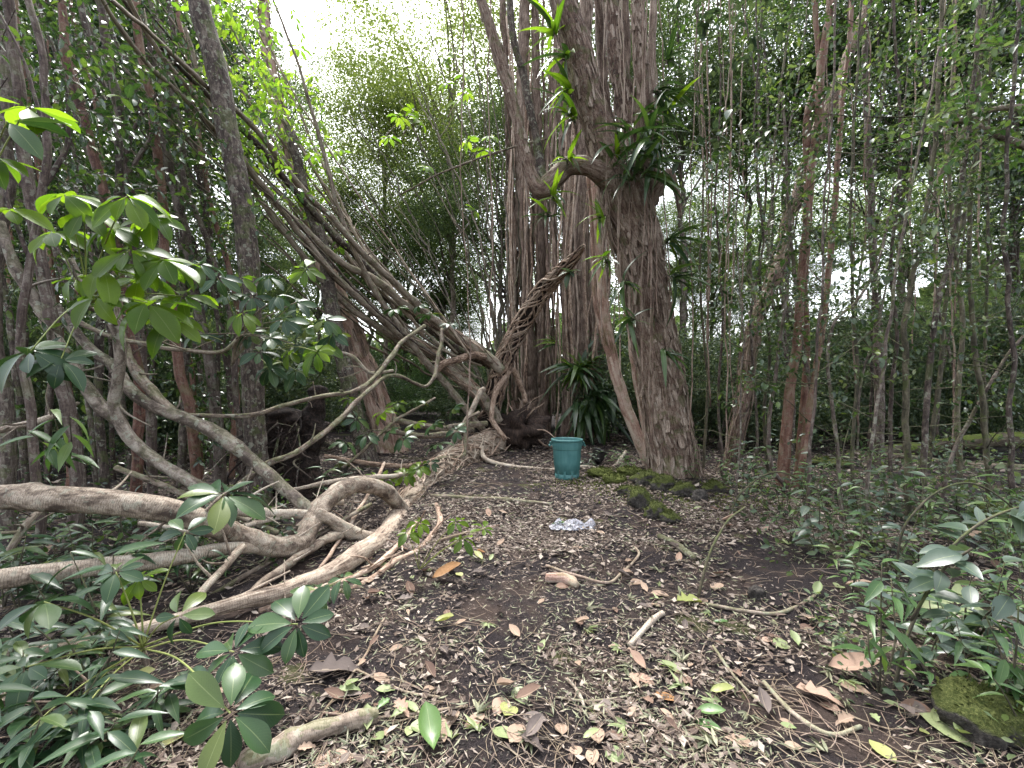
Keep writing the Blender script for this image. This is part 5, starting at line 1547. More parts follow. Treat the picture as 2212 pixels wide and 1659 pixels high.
sap = [
    ([(1962, 1118), (1962, 1000), (1960, 870), (1957, 700), (1966, 620), (1985, 540), (2010, 380), (2025, 200), (2040, -80)], 5.2, 8, 'stout mossy sapling fifth from the red stems'),
    ([(1992, 1128), (1994, 1040), (2006, 850), (2027, 650), (2056, 540), (2090, 300), (2112, 60), (2120, -80)], 5.0, 7.5, 'stout sapling curving right towards its top'),
    ([(1896, 1005), (1899, 880), (1897, 760), (1893, 640), (1886, 560), (1880, 400), (1870, 200), (1866, -80)], 9.0, 12, 'pale mossy trunk in the middle of the right-hand saplings'),
    ([(2140, 1103), (2128, 950), (2110, 780), (2100, 640), (2094, 480), (2105, 307), (2130, 0), (2136, -80)], 5.5, 6.5, 'thin sapling bent left at mid-height near the right edge'),
    ([(1818, 1128), (1812, 1020), (1800, 900), (1790, 790), (1800, 700), (1850, 650), (1900, 560), (1930, 400)], 5.0, 5, 'crooked sapling leaning right in front of the red stems'),
    ([(1745, 1140), (1748, 1000), (1762, 800), (1776, 600), (1782, 400), (1800, 200), (1806, -80)], 4.8, 4, 'thin sapling rising just in front of the red stems'),
    ([(1842, 1100), (1840, 950), (1852, 800), (1842, 650), (1836, 450), (1850, 200), (1862, -80)], 5.6, 4.5, 'thin grey sapling beside the crooked one'),
    ([(1868, 1170), (1880, 1000), (1905, 800), (1930, 640), (1952, 480), (1990, 300), (2030, 100)], 4.3, 4.5, 'thin dark sapling slanting right across the others'),
    ([(2030, 1090), (2060, 980), (2110, 880), (2170, 780), (2230, 700)], 5.8, 5, 'thin stem slanting strongly to the right edge'),
    ([(2075, 1050), (2066, 900), (2078, 700), (2060, 500), (2050, 300), (2062, 100), (2060, -80)], 7.0, 6, 'upright brown sapling near the right edge'),
    ([(2190, 1150), (2180, 950), (2190, 750), (2170, 500), (2180, 300), (2200, 0), (2210, -80)], 4.6, 6, 'last sapling at the right edge'),
    ([(1928, 1080), (1920, 900), (1935, 740), (1925, 560), (1945, 350), (1935, 100), (1925, -80)], 6.0, 5, 'straight dark sapling behind the stout ones'),
    ([(1660, 1030), (1650, 900), (1664, 750), (1640, 600), (1655, 400), (1640, 200), (1650, -80)], 7.7, 4, 'thin stem between the leaning trunk and the red stems'),
    ([(1632, 1040), (1636, 900), (1622, 700), (1648, 520), (1630, 300), (1636, 100), (1630, -80)], 7.3, 3.5, 'thin stem directly in front of the leaning trunk'),
    ([(1560, 1030), (1553, 850), (1560, 650), (1545, 450), (1556, 200), (1545, -80)], 7.7, 3.5, 'slim stem between the big paperbark and the leaning trunk'),
    ([(1520, 1010), (1528, 820), (1512, 620), (1520, 400), (1505, 150), (1510, -80)], 8.6, 3.5, 'slim stem just right of the big paperbark'),
    ([(1590, 1080), (1600, 900), (1605, 700), (1590, 500), (1600, 300)], 6.1, 2.5, 'hair-thin stem in front of the leaning trunk foot'),
]
for k in range(12):
    u0 = 1540 + 690 * (k + uni(0.0, 1.0)) / 12
    d = uni(7.5, 13)
    sl = uni(-34, 40)
    p = [(u0 + uni(-18, 18) + j * sl, vv) for j, vv in enumerate((vg(d), 820, 640, 430, 220, -80))]
    sap.append((p, d, uni(28, 48) / d, f'{ORD[k]} slim far sapling rightwards from the big paperbark'))
SG = 'thin saplings on the right'
for k, (pts, d, h, lb) in enumerate(sap):
    base = at(pts[0][0], vg(d), d)
    t = thing('sapling', base, lb, 'sapling', SG if k < 17 else 'slim far saplings on the right')
    n = len(pts)
    o, pa = part_tube('trunk', (B_GREENSTEM, B_DARK, B_THICK)[k % 3], t, [(u, v, d, h * (0.85 - 0.45 * j / n)) for j, (u, v) in enumerate(pts)], 9, 0.07, 0.02, 0.06, 7, k + 300)
    ml, mt_ = MB(), MB()
    for s in range(48 if k < 17 else 40):
        f = uni(0.2, 1.0) ** 0.8
        p = pa.at([f])[0]
        dr = rand_dirs(1, 0.15, 0.4)[0]
        spray(ml, mt_, p, dr, uni(0.35, 0.9), int(rng.integers(7, 13)), uni(0.055, 0.09) if d < 6 else uni(0.08, 0.12), T_OVAL3 if s % 2 else T_OVAL2, 0.2, 0.003)
    for s in range(7):                                       # bare crossing twigs
        p = pa.at([uni(0.1, 0.9)])[0]
        e = p + rand_dirs(1, 0.25, 0.6)[0] * uni(0.5, 1.5)
        tube(mt_, Path((p, (p + e) / 2 + rand_dirs(1)[0] * 0.1, e), (0.007, 0.005, 0.002), 0.1, 0.02, s), 5)
    tag(ml.build('crown', L_SHRUB if k % 2 else L_THICK, t), kind='stuff')
    tag(mt_.build('twig', B_GREENSTEM, t), kind='stuff')
# crowns on the red tree and the leaning tree
for t, ps in ((RT, RP), (DL, [pa_dl])):
    ml, mt_ = MB(), MB()
    for pa in ps:
        for s in range(34):
            p = pa.at([uni(0.45, 1)])[0]
            spray(ml, mt_, p + rand_dirs(1)[0] * 0.2, rand_dirs(1, 0.1, 0.5)[0], uni(0.4, 0.9), 11, uni(0.07, 0.11), T_OVAL3, 0.25, 0.004)
    tag(ml.build('crown', L_THICK, t), kind='stuff')
    tag(mt_.build('twig', B_THICK, t), kind='stuff')
# bough arching in at the upper right
BR = thing('arching_bough', at(2212, 300, 5.0), 'crooked bare bough reaching in from the right edge above the saplings', 'branch')
for pts in ([(2300, 330, 5.0, 9), (2200, 312, 5.0, 8), (2130, 280, 5.1, 7), (2090, 262, 5.2, 6.5), (2040, 268, 5.3, 5), (1980, 290, 5.4, 4)], [(2090, 262, 5.2, 6), (2150, 235, 5.1, 6), (2240, 232, 5.0, 6)], [(2090, 265, 5.2, 5), (2060, 330, 5.3, 5), (2030, 380, 5.4, 4), (2010, 460, 5.5, 4)]):
    part_tube('branch', B_STEM, BR, pts, 9, 0.05, 0.015, 0.08, 8, 4)
ml, mt_ = MB(), MB()
for s in range(70):
    p = at(uni(1980, 2260), uni(20, 330), uni(4.6, 5.8))
    spray(ml, mt_, p, rand_dirs(1, 0.0, 0.4)[0], uni(0.35, 0.7), 10, uni(0.07, 0.11), T_OVAL3, 0.25, 0.004)
tag(ml.build('foliage', L_HERB, BR), kind='stuff')
tag(mt_.build('twig', B_STEM, BR), kind='stuff')
# broad oval leaves hanging right of the big trunk
for k, (u, v, lb) in enumerate(((1500, 90, 'highest'), (1580, 60, 'rightmost high'), (1560, 200, 'second'), (1600, 290, 'third'), (1520, 330, 'fourth'), (1640, 340, 'fifth'), (1480, 30, 'topmost'), (1660, 120, 'far right high'))):
    b0 = at(u, v - 60, 6.4)
    tips = [b0 + np.array((uni(-0.5, 0.5), uni(-0.3, 0.3), uni(-0.7, 0.2))) for _ in range(3)]
    leafy('hanging_leaf_spray', b0, tips, 7, uni(0.15, 0.21), BROAD_B, f'{lb} dark broad-leaved hanging spray right of the big paperbark', 'broad-leaved sprays right of the big paperbark', B_DARK, 0.004, 'plant', 0.9)

# ------------------------------------------------------------------ hanging vines
VG = 'thin hanging vines'
vine_u = sorted(list(uni(1295, 1440, 10)) + list(uni(1460, 1700, 9)) + list(uni(880, 1090, 2)) + list(uni(1790, 2190, 8)))
for k, u in enumerate(vine_u):
    d = 6.75 if 1295 < u < 1450 else uni(6, 8.5)
    v1 = uni(600, 990)
    n = 7
    vv = np.linspace(-90, v1, n)
    dr = uni(-40, 40)
    pts = [(u + dr * i / n + 5 * math.sin(i * 1.7 + k), vv[i], d, uni(1.0, 1.9)) for i in range(n)]
    mb = MB()
    tube(mb, pix_path(pts, 0.12, 0.02, k), 5)
    o = mb.build('hanging_vine', B_VINE)
    tag(o, f'{ORD[k]} thin hanging vine counted from the left across the picture', 'vine', VG)

# ------------------------------------------------------------------ the bin
def lathe(mb, prof, n=64, origin=(0, 0, 0), mod=None):
    th = np.linspace(0, 2 * PI, n, endpoint=False)
    V = []
    for r, z in prof:
        rr = r + (mod(th, z) if mod else 0)
        V.append(np.stack((rr * np.cos(th), rr * np.sin(th), np.full(n, z)), 1))
    V = np.concatenate(V) + np.asarray(origin)
    i = np.arange(len(prof) - 1)[:, None] * n
    j = np.arange(n)[None, :]
    mb.add(V, np.stack((i + j, i + (j + 1) % n, i + n + (j + 1) % n, i + n + j), 2).reshape(-1, 4))


M = Mat('weathered_teal_plastic')
o_ = M.obj()
n1 = M.noise(o_, 6, 5, 0.65)
n2 = M.noise(M.obj((1, 1, 0.15)), 22, 4, 0.6)
n3 = M.noise(o_, 160, 2, 0.5)
col = M.ramp(M.math('ADD', M.math('MULTIPLY', n1, 0.5), M.math('MULTIPLY', n2, 0.5)), ((0.3, (0.034, 0.115, 0.112)), (0.55, (0.058, 0.165, 0.160)), (0.75, (0.10, 0.215, 0.205)))).outputs[0]
sz = M.n('SeparateXYZ', Vector=M.n('TexCoord').outputs['Object']).outputs[2]
dirt = M.math('MULTIPLY', M.math('GREATER_THAN', M.math('ADD', n1, M.math('MULTIPLY', sz, -1.1)), 0.5), 0.45)
col = M.mix(dirt, col, (0.05, 0.045, 0.035))
TEAL = M.finish(col, 0.55, 0.4, n3, 0.12, 0.002)
bp = on_ground(1225, 1034)
BIN = thing('rubbish_bin', bp, 'round teal plastic rubbish bin standing open on the path', 'bin')
H = 0.70


def ribs(th, z):
    # shallow recessed panels with raised ribs between them
    if 0.10 < z < 0.47:
        k = np.abs(((th * 5 / PI) % 1) - 0.5)
        return np.where(k < 0.34, -0.014, 0.0)
    return np.zeros_like(th)


mb = MB()
prof = [(0.0, 0.012), (0.17, 0.012), (0.198, 0.0), (0.208, 0.012)] + [(0.209 + 0.026 * z / 0.47, z) for z in (0.03, 0.099, 0.104, 0.15, 0.30, 0.45, 0.468, 0.472)] + [(0.237, 0.50), (0.238, 0.515), (0.252, 0.522), (0.254, 0.53), (0.259, 0.60), (0.264, 0.668)]
lathe(mb, prof, 160, bp, ribs)
mb.build('body', TEAL, BIN)
mb = MB()
lathe(mb, [(0.258, 0.655), (0.274, 0.66), (0.279, 0.672), (0.279, 0.690), (0.274, 0.699), (0.266, 0.701), (0.258, 0.699), (0.253, 0.69), (0.250, 0.62), (0.235, 0.3), (0.20, 0.02), (0.0, 0.02)], 96, bp)
mb.build('rim', TEAL, BIN)
for sg in (-1, 1):
    mb = MB()
    q = np.array(bp)
    # a moulded grip: two cheeks and an outer bar
    for s2 in (-1, 1):
        cx = [(0.252, 0.655), (0.300, 0.640), (0.312, 0.585), (0.300, 0.565), (0.288, 0.60), (0.25, 0.575)]
        V = [(sg * a, s2 * 0.055 + w, z) for w in (-0.006, 0.006) for a, z in cx]
        m = len(cx)
        mb.add(np.array(V) + q, [(k, (k + 1) % m, m + (k + 1) % m, m + k) for k in range(m)], [(0, k, k + 1) for k in range(1, m - 1)] + [(m, m + k + 1, m + k) for k in range(1, m - 1)])
    tube(mb, Path([q + np.array((sg * 0.306, yy, 0.585)) for yy in (-0.06, 0, 0.06)], (0.016, 0.016, 0.016), 0.02), 10)
    tube(mb, Path([q + np.array((sg * 0.290, yy, 0.64)) for yy in (-0.058, 0, 0.058)], (0.010, 0.010, 0.010), 0.02), 8)
    mb.build('handle', TEAL, BIN)

# ------------------------------------------------------------------ plastic bag, pot
M = Mat('thin_white_plastic_film')
n1 = M.noise(M.obj(), 28, 5, 0.7, 1.0)
p = M.n('BsdfPrincipled', Roughness=0.25)
M.set(p, 'Base Color', (0.62, 0.62, 0.68))
bu = M.n('Bump', Strength=0.5, Distance=0.02, Height=n1)
M.t.links.new(bu.outputs[0], p.inputs['Normal'])
tr_ = M.n('BsdfTransparent')
al = M.ramp(n1, ((0.36, (0.15, 0.15, 0.15)), (0.64, (0.75, 0.75, 0.75)))).outputs[0]
mx = M.n('MixShader', i0=al, i1=tr_.outputs[0], i2=p.outputs[0])
M.t.links.new(mx.outputs[0], M.out.inputs['Surface'])
FILM = M.m
g = on_ground(1242, 1139)
gx1, gy1 = np.meshgrid(np.linspace(-0.5, 0.5, 90), np.linspace(-0.5, 0.5, 46))
X, Y = gx1.ravel(), gy1.ravel()
env = np.clip(1 - (np.abs(Y) * 2) ** 2, 0, 1) ** 0.6 * np.clip(1 - (np.abs(X) * 2) ** 4, 0, 1)
lump = 0.07 * np.exp(-((X + 0.05) / 0.16) ** 2) + 0.09 * np.exp(-((X + 0.36) / 0.08) ** 2) + 0.10 * np.exp(-((X - 0.36) / 0.10) ** 2) + 0.025
nf = fbm(np.stack((X * 9, Y * 5, X * 0), 1), 5, 3)
ng = np.abs(fbm(np.stack((X * 14 + 4, Y * 12, X * 0), 1), 8, 3))
Z = env * lump * (0.95 + 0.3 * nf) + 0.014 * env * (1 - ng) - 0.02
wid = 0.20 + 0.10 * np.exp(-((X + 0.05) / 0.16) ** 2) + 0.08 * np.exp(-((X - 0.36) / 0.1) ** 2) + 0.05 * np.exp(-((X + 0.36) / 0.1) ** 2)
V = np.stack((X * 0.56 + 0.02 * nf, Y * wid + 0.03 * ng, np.maximum(Z, -0.004) + 0.012), 1) + g
i = np.arange(45)[:, None] * 90
j = np.arange(89)[None, :]
mb = MB()
mb.add(V, np.stack((i + j, i + j + 1, i + 91 + j, i + 90 + j), 2).reshape(-1, 4))
bag = mb.build('plastic_bag', FILM, None, g)
tag(bag, 'crumpled clear white plastic bag lying on the path in front of the bin', 'bag')
M = Mat('black_pot_plastic')
POT = M.finish(M.ramp(M.noise(M.obj(), 20, 4), ((0.35, (0.012, 0.011, 0.012)), (0.7, (0.05, 0.045, 0.045)))).outputs[0], 0.5, 0.4)
g = on_ground(1287, 1002)
mb = MB()
lathe(mb, [(0.0, 0.0), (0.10, 0.0), (0.112, 0.01), (0.15, 0.22), (0.162, 0.222), (0.164, 0.25), (0.152, 0.25), (0.145, 0.21), (0.10, 0.02), (0.0, 0.02)], 36)
R_ = np.array(Matrix.Rotation(math.radians(28), 3, 'Y') @ Matrix.Rotation(math.radians(-15), 3, 'X'))
mb.v = [vv @ R_.T + g + np.array((0, 0, 0.05)) for vv in mb.v]
tag(mb.build('plant_pot', POT), 'black plastic plant pot tipped over behind the bin', 'pot')

# ------------------------------------------------------------------ rocks and moss
def rock(u, v, w, hgt, label, mat=ROCK, seed=0, group='mossy stones beside the path', dz=0.35, name='mossy_rock'):
    g = on_ground(u, v)
    d = g[1]
    w, hgt = w * 0.85, hgt * 0.82
    a, h = w * d / F / 2, hgt * d / F
    nu, nv = 30, 20
    A, Bq = np.meshgrid(np.linspace(0, 2 * PI, nu, endpoint=False), np.linspace(0.001, PI, nv))
    sp = np.stack((np.sin(Bq) * np.cos(A), np.sin(Bq) * np.sin(A), np.cos(Bq)), 2).reshape(-1, 3)
    rr = 1 + 0.35 * fbm(sp * 1.7 + seed, seed, 4) + 0.05 * fbm(sp * 9, seed + 3, 2)
    V = g + np.array((0, a * 0.5, h * (0.5 - dz * 0.4))) + sp * rr[:, None] * np.array((a, a * 0.8, h * 0.62))
    i = np.arange(nv - 1)[:, None] * nu
    j = np.arange(nu)[None, :]
    mb = MB()
    mb.add(V, np.stack((i + j, i + nu + j, i + nu + (j + 1) % nu, i + (j + 1) % nu), 2).reshape(-1, 4), None, sp[:, :2])
    o = mb.build(name, mat, None, g)
    if mat is not ROCKBARE:
        up = np.where(sp[:, 2] + 0.35 * fbm(sp * 2.3 + seed, seed + 9, 2) > 0.15)[0]
        if len(up):
            k = rng.choice(up, 260)
            q = V[k] + rand_dirs(260) * a * 0.07
            b2 = MB()
            add_leaves(b2, DIAMOND, q, sp[k] + rand_dirs(260) * 0.7, rand_dirs(260), uni(0.010, 0.026, 260) * max(1.0, d / 4.5))
            tag(b2.build('moss', MOSS, o), kind='stuff')
    return tag(o, label, 'rock', group)


rock(1424, 1122, 62, 42, 'rounded moss-topped stone at the front of the stone group', seed=3)
rock(1452, 1130, 44, 26, 'small mossy stone touching the front stone', seed=4)
rock(1385, 1100, 60, 55, 'tall rough mossy stone at the left of the group', seed=5)
rock(1432, 1062, 60, 40, 'knobbly stone at the foot of the big trunk', seed=6)
rock(1480, 1075, 56, 36, 'mossy stone under the big trunk on its right', seed=7)
rock(1515, 1085, 36, 30, 'dark bare stone beside the mossy stones', ROCKBARE, 8)
rock(1355, 1072, 40, 26, 'little mossy stone nearest the bin', seed=9)
rock(1400, 1048, 70, 34, 'mossy lump behind the tall rough stone', seed=10)
rock(1545, 1065, 60, 28, 'low mossy stone right of the big trunk', seed=11)
rock(1330, 1045, 60, 22, 'low moss hummock right of the bin', MOSS, 12)
rock(1300, 1030, 70, 20, 'flat moss hummock close behind the bin', MOSS, 13)
rock(1365, 1030, 60, 22, 'moss hummock in front of the pinkish stem', MOSS, 14)
rock(1640, 1296, 42, 30, 'lone dark stone lying on the path at the right', ROCKBARE, 15, None, name='stone')
rock(2165, 1600, 190, 95, 'large mossy rock at the lower right edge', seed=16, group=None)
rock(2175, 1130, 110, 40, 'mossy hump at the right edge behind the herbs', seed=17)
rock(1800, 1010, 90, 22, 'low dark rock far right behind the red stems', seed=18)
rock(735, 1020, 36, 22, 'mossy stone at the foot of the dark trunk', seed=19)
ML = thing('mossy_log', on_ground(2080, 965), 'mossy rotten log lying in the far right undergrowth', 'log')
part_tube('trunk', bark_mat('mossy_log_bark', ((0.3, (0.02, 0.016, 0.012)), (0.55, (0.07, 0.055, 0.04)), (0.8, (0.16, 0.14, 0.10))), 3, 1, 6, 0.8, 0.02, moss=0.9, mcol=(0.10, 0.13, 0.025)), ML, [(1890, 978, 10.8, 12), (1990, 968, 10.5, 14), (2090, 955, 10, 16), (2200, 950, 9.6, 17), (2330, 950, 9.2, 18)], 16, 0.08, 0.04, 0.15, 4, 8)
LG2 = thing('mossy_log', on_ground(2100, 1000), 'thin pale log lying in front of the mossy log at the right', 'log')
part_tube('trunk', B_STEM, LG2, [(1830, 975, 10.6, 5), (1960, 988, 9.8, 6), (2080, 1000, 9.2, 6), (2230, 1012, 8.6, 7)], 10, 0.1, 0.04, 0.1, 5, 9)

# moss tufts as a thin carpet near the trunk
b = MB()
n = 9000
x = np.concatenate((rng.normal(1.75, 0.55, n // 2), rng.normal(2.9, 0.8, n // 2)))
y = np.concatenate((rng.normal(7.3, 0.5, n // 2), rng.normal(6.1, 0.7, n // 2)))
k = patchy(x, y, 0.1, 2.2, 44)
x, y = x[k], y[k]
P_ = np.stack((x, y, ground_h(x, y)), 1)
add_leaves(b, DIAMOND, P_, rand_dirs(len(x), 0.8, 0.6), rand_dirs(len(x), 0.4), uni(0.02, 0.05, len(x)))
tag(b.build('moss_carpet', moss_mat('moss_tips', (0.04, 0.055, 0.012), (0.10, 0.125, 0.026), (0.19, 0.215, 0.055))), 'yellow-green moss carpet around the foot of the big paperbark', 'moss', None, 'stuff')

# ground cover that nobody could count
for nm, mt, n, ulo, uhi, d0, d1, lb in (('ground_cover', L_SHRUB, 22000, 1470, 2330, 1.75, 14, 'low green ground cover under the saplings on the right'), ('ground_ferns', L_THICK, 7500, -120, 640, 3.7, 12, 'low dark ground cover under the left thicket')):
    b = MB()
    v = uni(vg(d1), vg(d0), n)
    u = uni(ulo, uhi, n)
    u = u + np.where(u < 800, -1, 1) * (v - 950) * (0.62 if ulo > 1000 else 0.0)
    y = 1392 / (v - 850)
    x = (u - 1106) / F * y
    k = patchy(x, y, 0.05, 1.3, 61) & (uni(0, 1, n) < np.clip(y / 3.6, 0.3, 1))
    x, y = x[k], y[k]
    hh = uni(0.0, 1, len(x)) ** 1.6 * np.clip(0.1 + 0.09 * y, 0.2, 0.75)
    P_ = np.stack((x, y, ground_h(x, y) + hh), 1)
    add_leaves(b, T_OVAL3, P_, rand_dirs(len(x), 0.15, 0.5), rand_dirs(len(x), 1.2), uni(0.035, 0.10, len(x)) * np.clip(y / 4.5, 0.5, 1.1))
    tag(b.build(nm, mt), lb, 'undergrowth', None, 'stuff')

# ------------------------------------------------------------------ right-hand herbs
HG = 'low herbs along the right side of the path'
k = 0
for u, d in ((1560, 6.6), (1610, 6.2), (1650, 5.7), (1690, 5.2), (1740, 5.0), (1790, 4.6), (1830, 4.3), (1880, 4.1), (1760, 5.9), (1850, 5.4), (1930, 5.0), (1990, 4.6), (2040, 4.1), (2090, 3.8), (2150, 3.6), (2210, 3.4), (2060, 5.5), (2120, 5.0), (2190, 4.6), (1960, 6.4), (1720, 6.6), (1900, 7.0), (2030, 7.2), (2160, 7), (1980, 3.6), (1910, 3.5), (2130, 3.0), (2200, 2.7), (1600, 7.6), (1500, 7.0), (1860, 8.5), (1680, 8.6), (1330, 8.3), (1350, 7.9), (1275, 8.2), (1830, 3.1), (1880, 2.8), (1960, 2.9), (2010, 2.6), (2060, 2.35), (2120, 2.3), (2180, 2.1), (1700, 4.2), (1760, 3.9), (2200, 1.85), (2090, 2.0), (1990, 2.25)):
    x = (u - 1106) / F * d
    g = np.array((x, d, gz(x, d)))
    tips = [g + np.array((uni(-0.25, 0.25), uni(-0.15, 0.15), uni(0.2, 0.85 if u > 1450 and d > 2.9 else 0.45))) for _ in range(4)]
    leafy('herb_plant', g, tips, 7, uni(0.09, 0.15), (LANCE_B, BROAD_B, LANCE_B)[k % 3], f'{ORD[k]} low herb along the right side, counted outwards from the big trunk', HG, r=0.004)
    k += 1
# bamboo-like plant in the right foreground
g = on_ground(1900, 1500)
leafy('lance_leaf_plant', g, [at(1905, 1215, 2.15), at(1925, 1250, 2.1), at(1880, 1300, 2.12)], 6, 0.17, LANCE_B, 'thin-stemmed plant with long pointed leaves in the right foreground', None, r=0.005, hang=0.8)
# blue-green broad-leaved plant arching in from the right
g = on_ground(1940, 1490)
t = thing('broad_leaf_plant', g, 'arching plant with dull blue-green oval leaves at the right', 'plant')
for pts in ([(1925, 1505, 2.15, 6), (1985, 1310, 2.2, 5.5), (2050, 1190, 2.25, 5), (2140, 1120, 2.3, 4.5), (2260, 1080, 2.3, 4)], [(1968, 1340, 2.2, 5), (2040, 1230, 2.1, 4.5), (2100, 1185, 2.0, 4)]):
    o, pa = part_tube('stem', B_GREENSTEM, t, thin(pts, 0.62), 8, 0.04, 0.01, 0.03, 8, 2)
    for f in np.linspace(0.35, 1, 13):
        place('leaf', BROAD_B[int(rng.integers(3))], frame_matrix(pa.at([f])[0], rand_dirs(1, -0.1, 0.4)[0], np.array((0, -0.5, 1)) + rand_dirs(1)[0] * 0.35, uni(0.13, 0.20)), t)
g = on_ground(2190, 1560)
leafy('lance_leaf_plant', g, [at(2130, 1330, 1.95), at(2200, 1310, 1.9), at(2170, 1400, 1.9)], 6, 0.19, LANCE_B, 'bright pointed-leaf plant cut by the right edge above the mossy rock', None, hang=0.8)
g = on_ground(2080, 1420)
leafy('broad_leaf_plant', g, [at(2100, 1240, 2.4), at(2170, 1215, 2.3), at(2205, 1270, 2.2)], 6, 0.19, BROAD_B, 'broad blue-green leaves at the right edge below the arching stem', None, hang=0.5)
t = thing('wilted_leaf_wheel', on_ground(2060, 1340), 'pale wilted umbrella leaf wheel lying at the right of the path', 'fallen leaf')
c_ = on_ground(2068, 1325) + np.array((0, 0, 0.05))
for k in range(9):
    a = 2 * PI * k / 9
    place('leaflet', tmpl_mesh('leaflet', leaf_tmpl(P_OBOV, 0.22, 5, 0.2, 0.5, 0.01, 0.15), D_PALEGREEN), frame_matrix(c_, (math.cos(a), math.sin(a), uni(-0.2, 0.35)), rand_dirs(1, 1.6)[0], uni(0.14, 0.2)), t)
# low branchlet arching over the litter right
for pts, lb in (([(1935, 1240, 3.2, 2.5), (1950, 1130, 3.2, 2.4), (2030, 1060, 3.2, 2.2), (2120, 1050, 3.2, 2), (2230, 1130, 3.2, 1.6)], 'thin pale cane arching over the herbs at the right'),
                ([(1570, 1130, 4.9, 2.0), (1600, 1060, 4.9, 2.0), (1680, 1020, 4.9, 1.8), (1770, 1060, 4.9, 1.4)], 'thin arching cane in front of the red stems'),
                ([(1508, 1290, 3.15, 3.5), (1530, 1190, 3.2, 3), (1565, 1130, 3.3, 2.2), (1610, 1095, 3.4, 1.6)], 'mossy thin stick standing out of the litter right of the bag')):
    mb = MB()
    tube(mb, pix_path(pts, 0.05, 0.01, 3), 6)
    tag(mb.build('arching_cane', B_GREENSTEM), lb, 'cane')

# ------------------------------------------------------------------ sticks on the path
def stick(pts, label, mat=B_VINE, group='sticks lying on the path', bump=0.08):
    P, R = [], []
    for u, v, r in pts:
        g = on_ground(u, v)
        rr = r * g[1] / F
        P.append(g + np.array((0, 0, rr * 0.8 + 0.004)))
        R.append(rr)
    mb = MB()
    tube(mb, Path(P, R, 0.025, 0.014, int(pts[0][0])), 10, bump * 1.8, 14, int(pts[0][1]), knots=5)
    tag(mb.build('fallen_stick', mat), label, 'stick', group)


stick([(520, 1668, 20), (620, 1632, 20), (720, 1594, 19), (812, 1562, 17)], 'thick broken brown branch at the bottom edge', B_STEM, bump=0.15)
stick([(702, 1131, 3), (770, 1146, 3.4), (839, 1174, 3.4), (893, 1181, 3.4), (941, 1173, 3.2), (1010, 1156, 3), (1078, 1138, 2.5)], 'brown vine curving over the path from the fallen trunk')
stick([(930, 1075, 4), (1010, 1080, 4.5), (1100, 1082, 4), (1190, 1092, 3)], 'long straight stick across the path before the bin', B_STEM)
stick([(1360, 1400, 6), (1400, 1355, 6.5), (1432, 1330, 6)], 'short pale stick on the path right of centre', B_PALE)
stick([(1425, 1165, 6), (1460, 1185, 8), (1500, 1213, 7)], 'short dark stick on the path before the mossy stones', B_DARK)
stick([(1180, 1258, 10), (1225, 1262, 12), (1245, 1272, 8)], 'stubby pinkish piece of bark wood in the middle of the path', B_SOFT)
stick([(1180, 1225, 3), (1300, 1265, 3), (1340, 1240, 3), (1380, 1205, 2.6), (1372, 1185, 2.4)], 'curved reddish vine on the path')
stick([(1225, 1470, 3.5), (1250, 1500, 3.5), (1262, 1530, 3)], 'pale bent twig on the path', B_PALE)
stick([(1650, 1480, 5), (1710, 1545, 5.5), (1790, 1590, 5), (1860, 1575, 4.5)], 'long bent stick at the lower right', B_STEM)
stick([(1540, 1400, 3.5), (1600, 1480, 3.5), (1650, 1530, 3)], 'thin straight stick at the right of the path', B_STEM)
stick([(770, 1450, 2.5), (860, 1495, 2.5), (950, 1510, 2.5)], 'thin dark twig at the left of the path', B_VINE)
stick([(700, 1540, 3), (800, 1400, 3), (830, 1340, 2.6)], 'long thin straight twig slanting up from the broken branch', B_VINE)
stick([(700, 1545, 3), (850, 1550, 3.4), (1010, 1530, 2.8)], 'long thin twig beside the broken branch', B_VINE)
stick([(1530, 1310, 3.5), (1640, 1330, 4), (1710, 1318, 3.5), (1760, 1290, 3)], 'twisted grey stick behind the yellow-green wilted leaf', B_STEM)
stick([(1200, 1510, 2.5), (1290, 1520, 2.5), (1400, 1500, 2.4)], 'thin dry twig in the middle foreground', B_STEM)

# ------------------------------------------------------------------ green sprigs shed on the path
SPR = []
for q in range(5):
    mb = MB()
    n_ = 7 + q
    a = np.linspace(-1.2, 1.2, n_) + uni(-0.2, 0.2, n_)
    dv = np.stack((np.cos(a), np.sin(a), uni(-0.05, 0.35, n_)), 1)
    P0 = np.stack((np.linspace(0, 0.35, n_), uni(-0.03, 0.03, n_), np.full(n_, 0.02)), 1)
    add_leaves(mb, leaf_tmpl(P_LANCE, 0.10, 4, 0.25, 0.2), P0, dv, rand_dirs(n_, 1.5), uni(0.5, 0.9, n_))
    SPR.append(mb.mesh('leaf_sprig', L_LITTER if q % 3 else D_PALEGREEN))
sp_ = []
for k in range(44):
    v = 850 + 1392 / (1392 / uni(290, 790))
    u = uni(800, 1850)
    sp_.append((u, v))
for k, (u, v) in enumerate(sorted(sp_)):
    g = on_ground(u, v)
    a = uni(0, 6.28)
    o = place('leaf_sprig', SPR[k % 5], frame_matrix(g + np.array((0, 0, 0.012)), (math.cos(a), math.sin(a), 0.05), (uni(-0.3, 0.3), uni(-0.3, 0.3), 1), uni(0.07, 0.13)))
    tag(o, f'{ORD[k]} shed sprig of narrow olive leaves from the left of the path', 'sprig', 'shed leaf sprigs on the path')

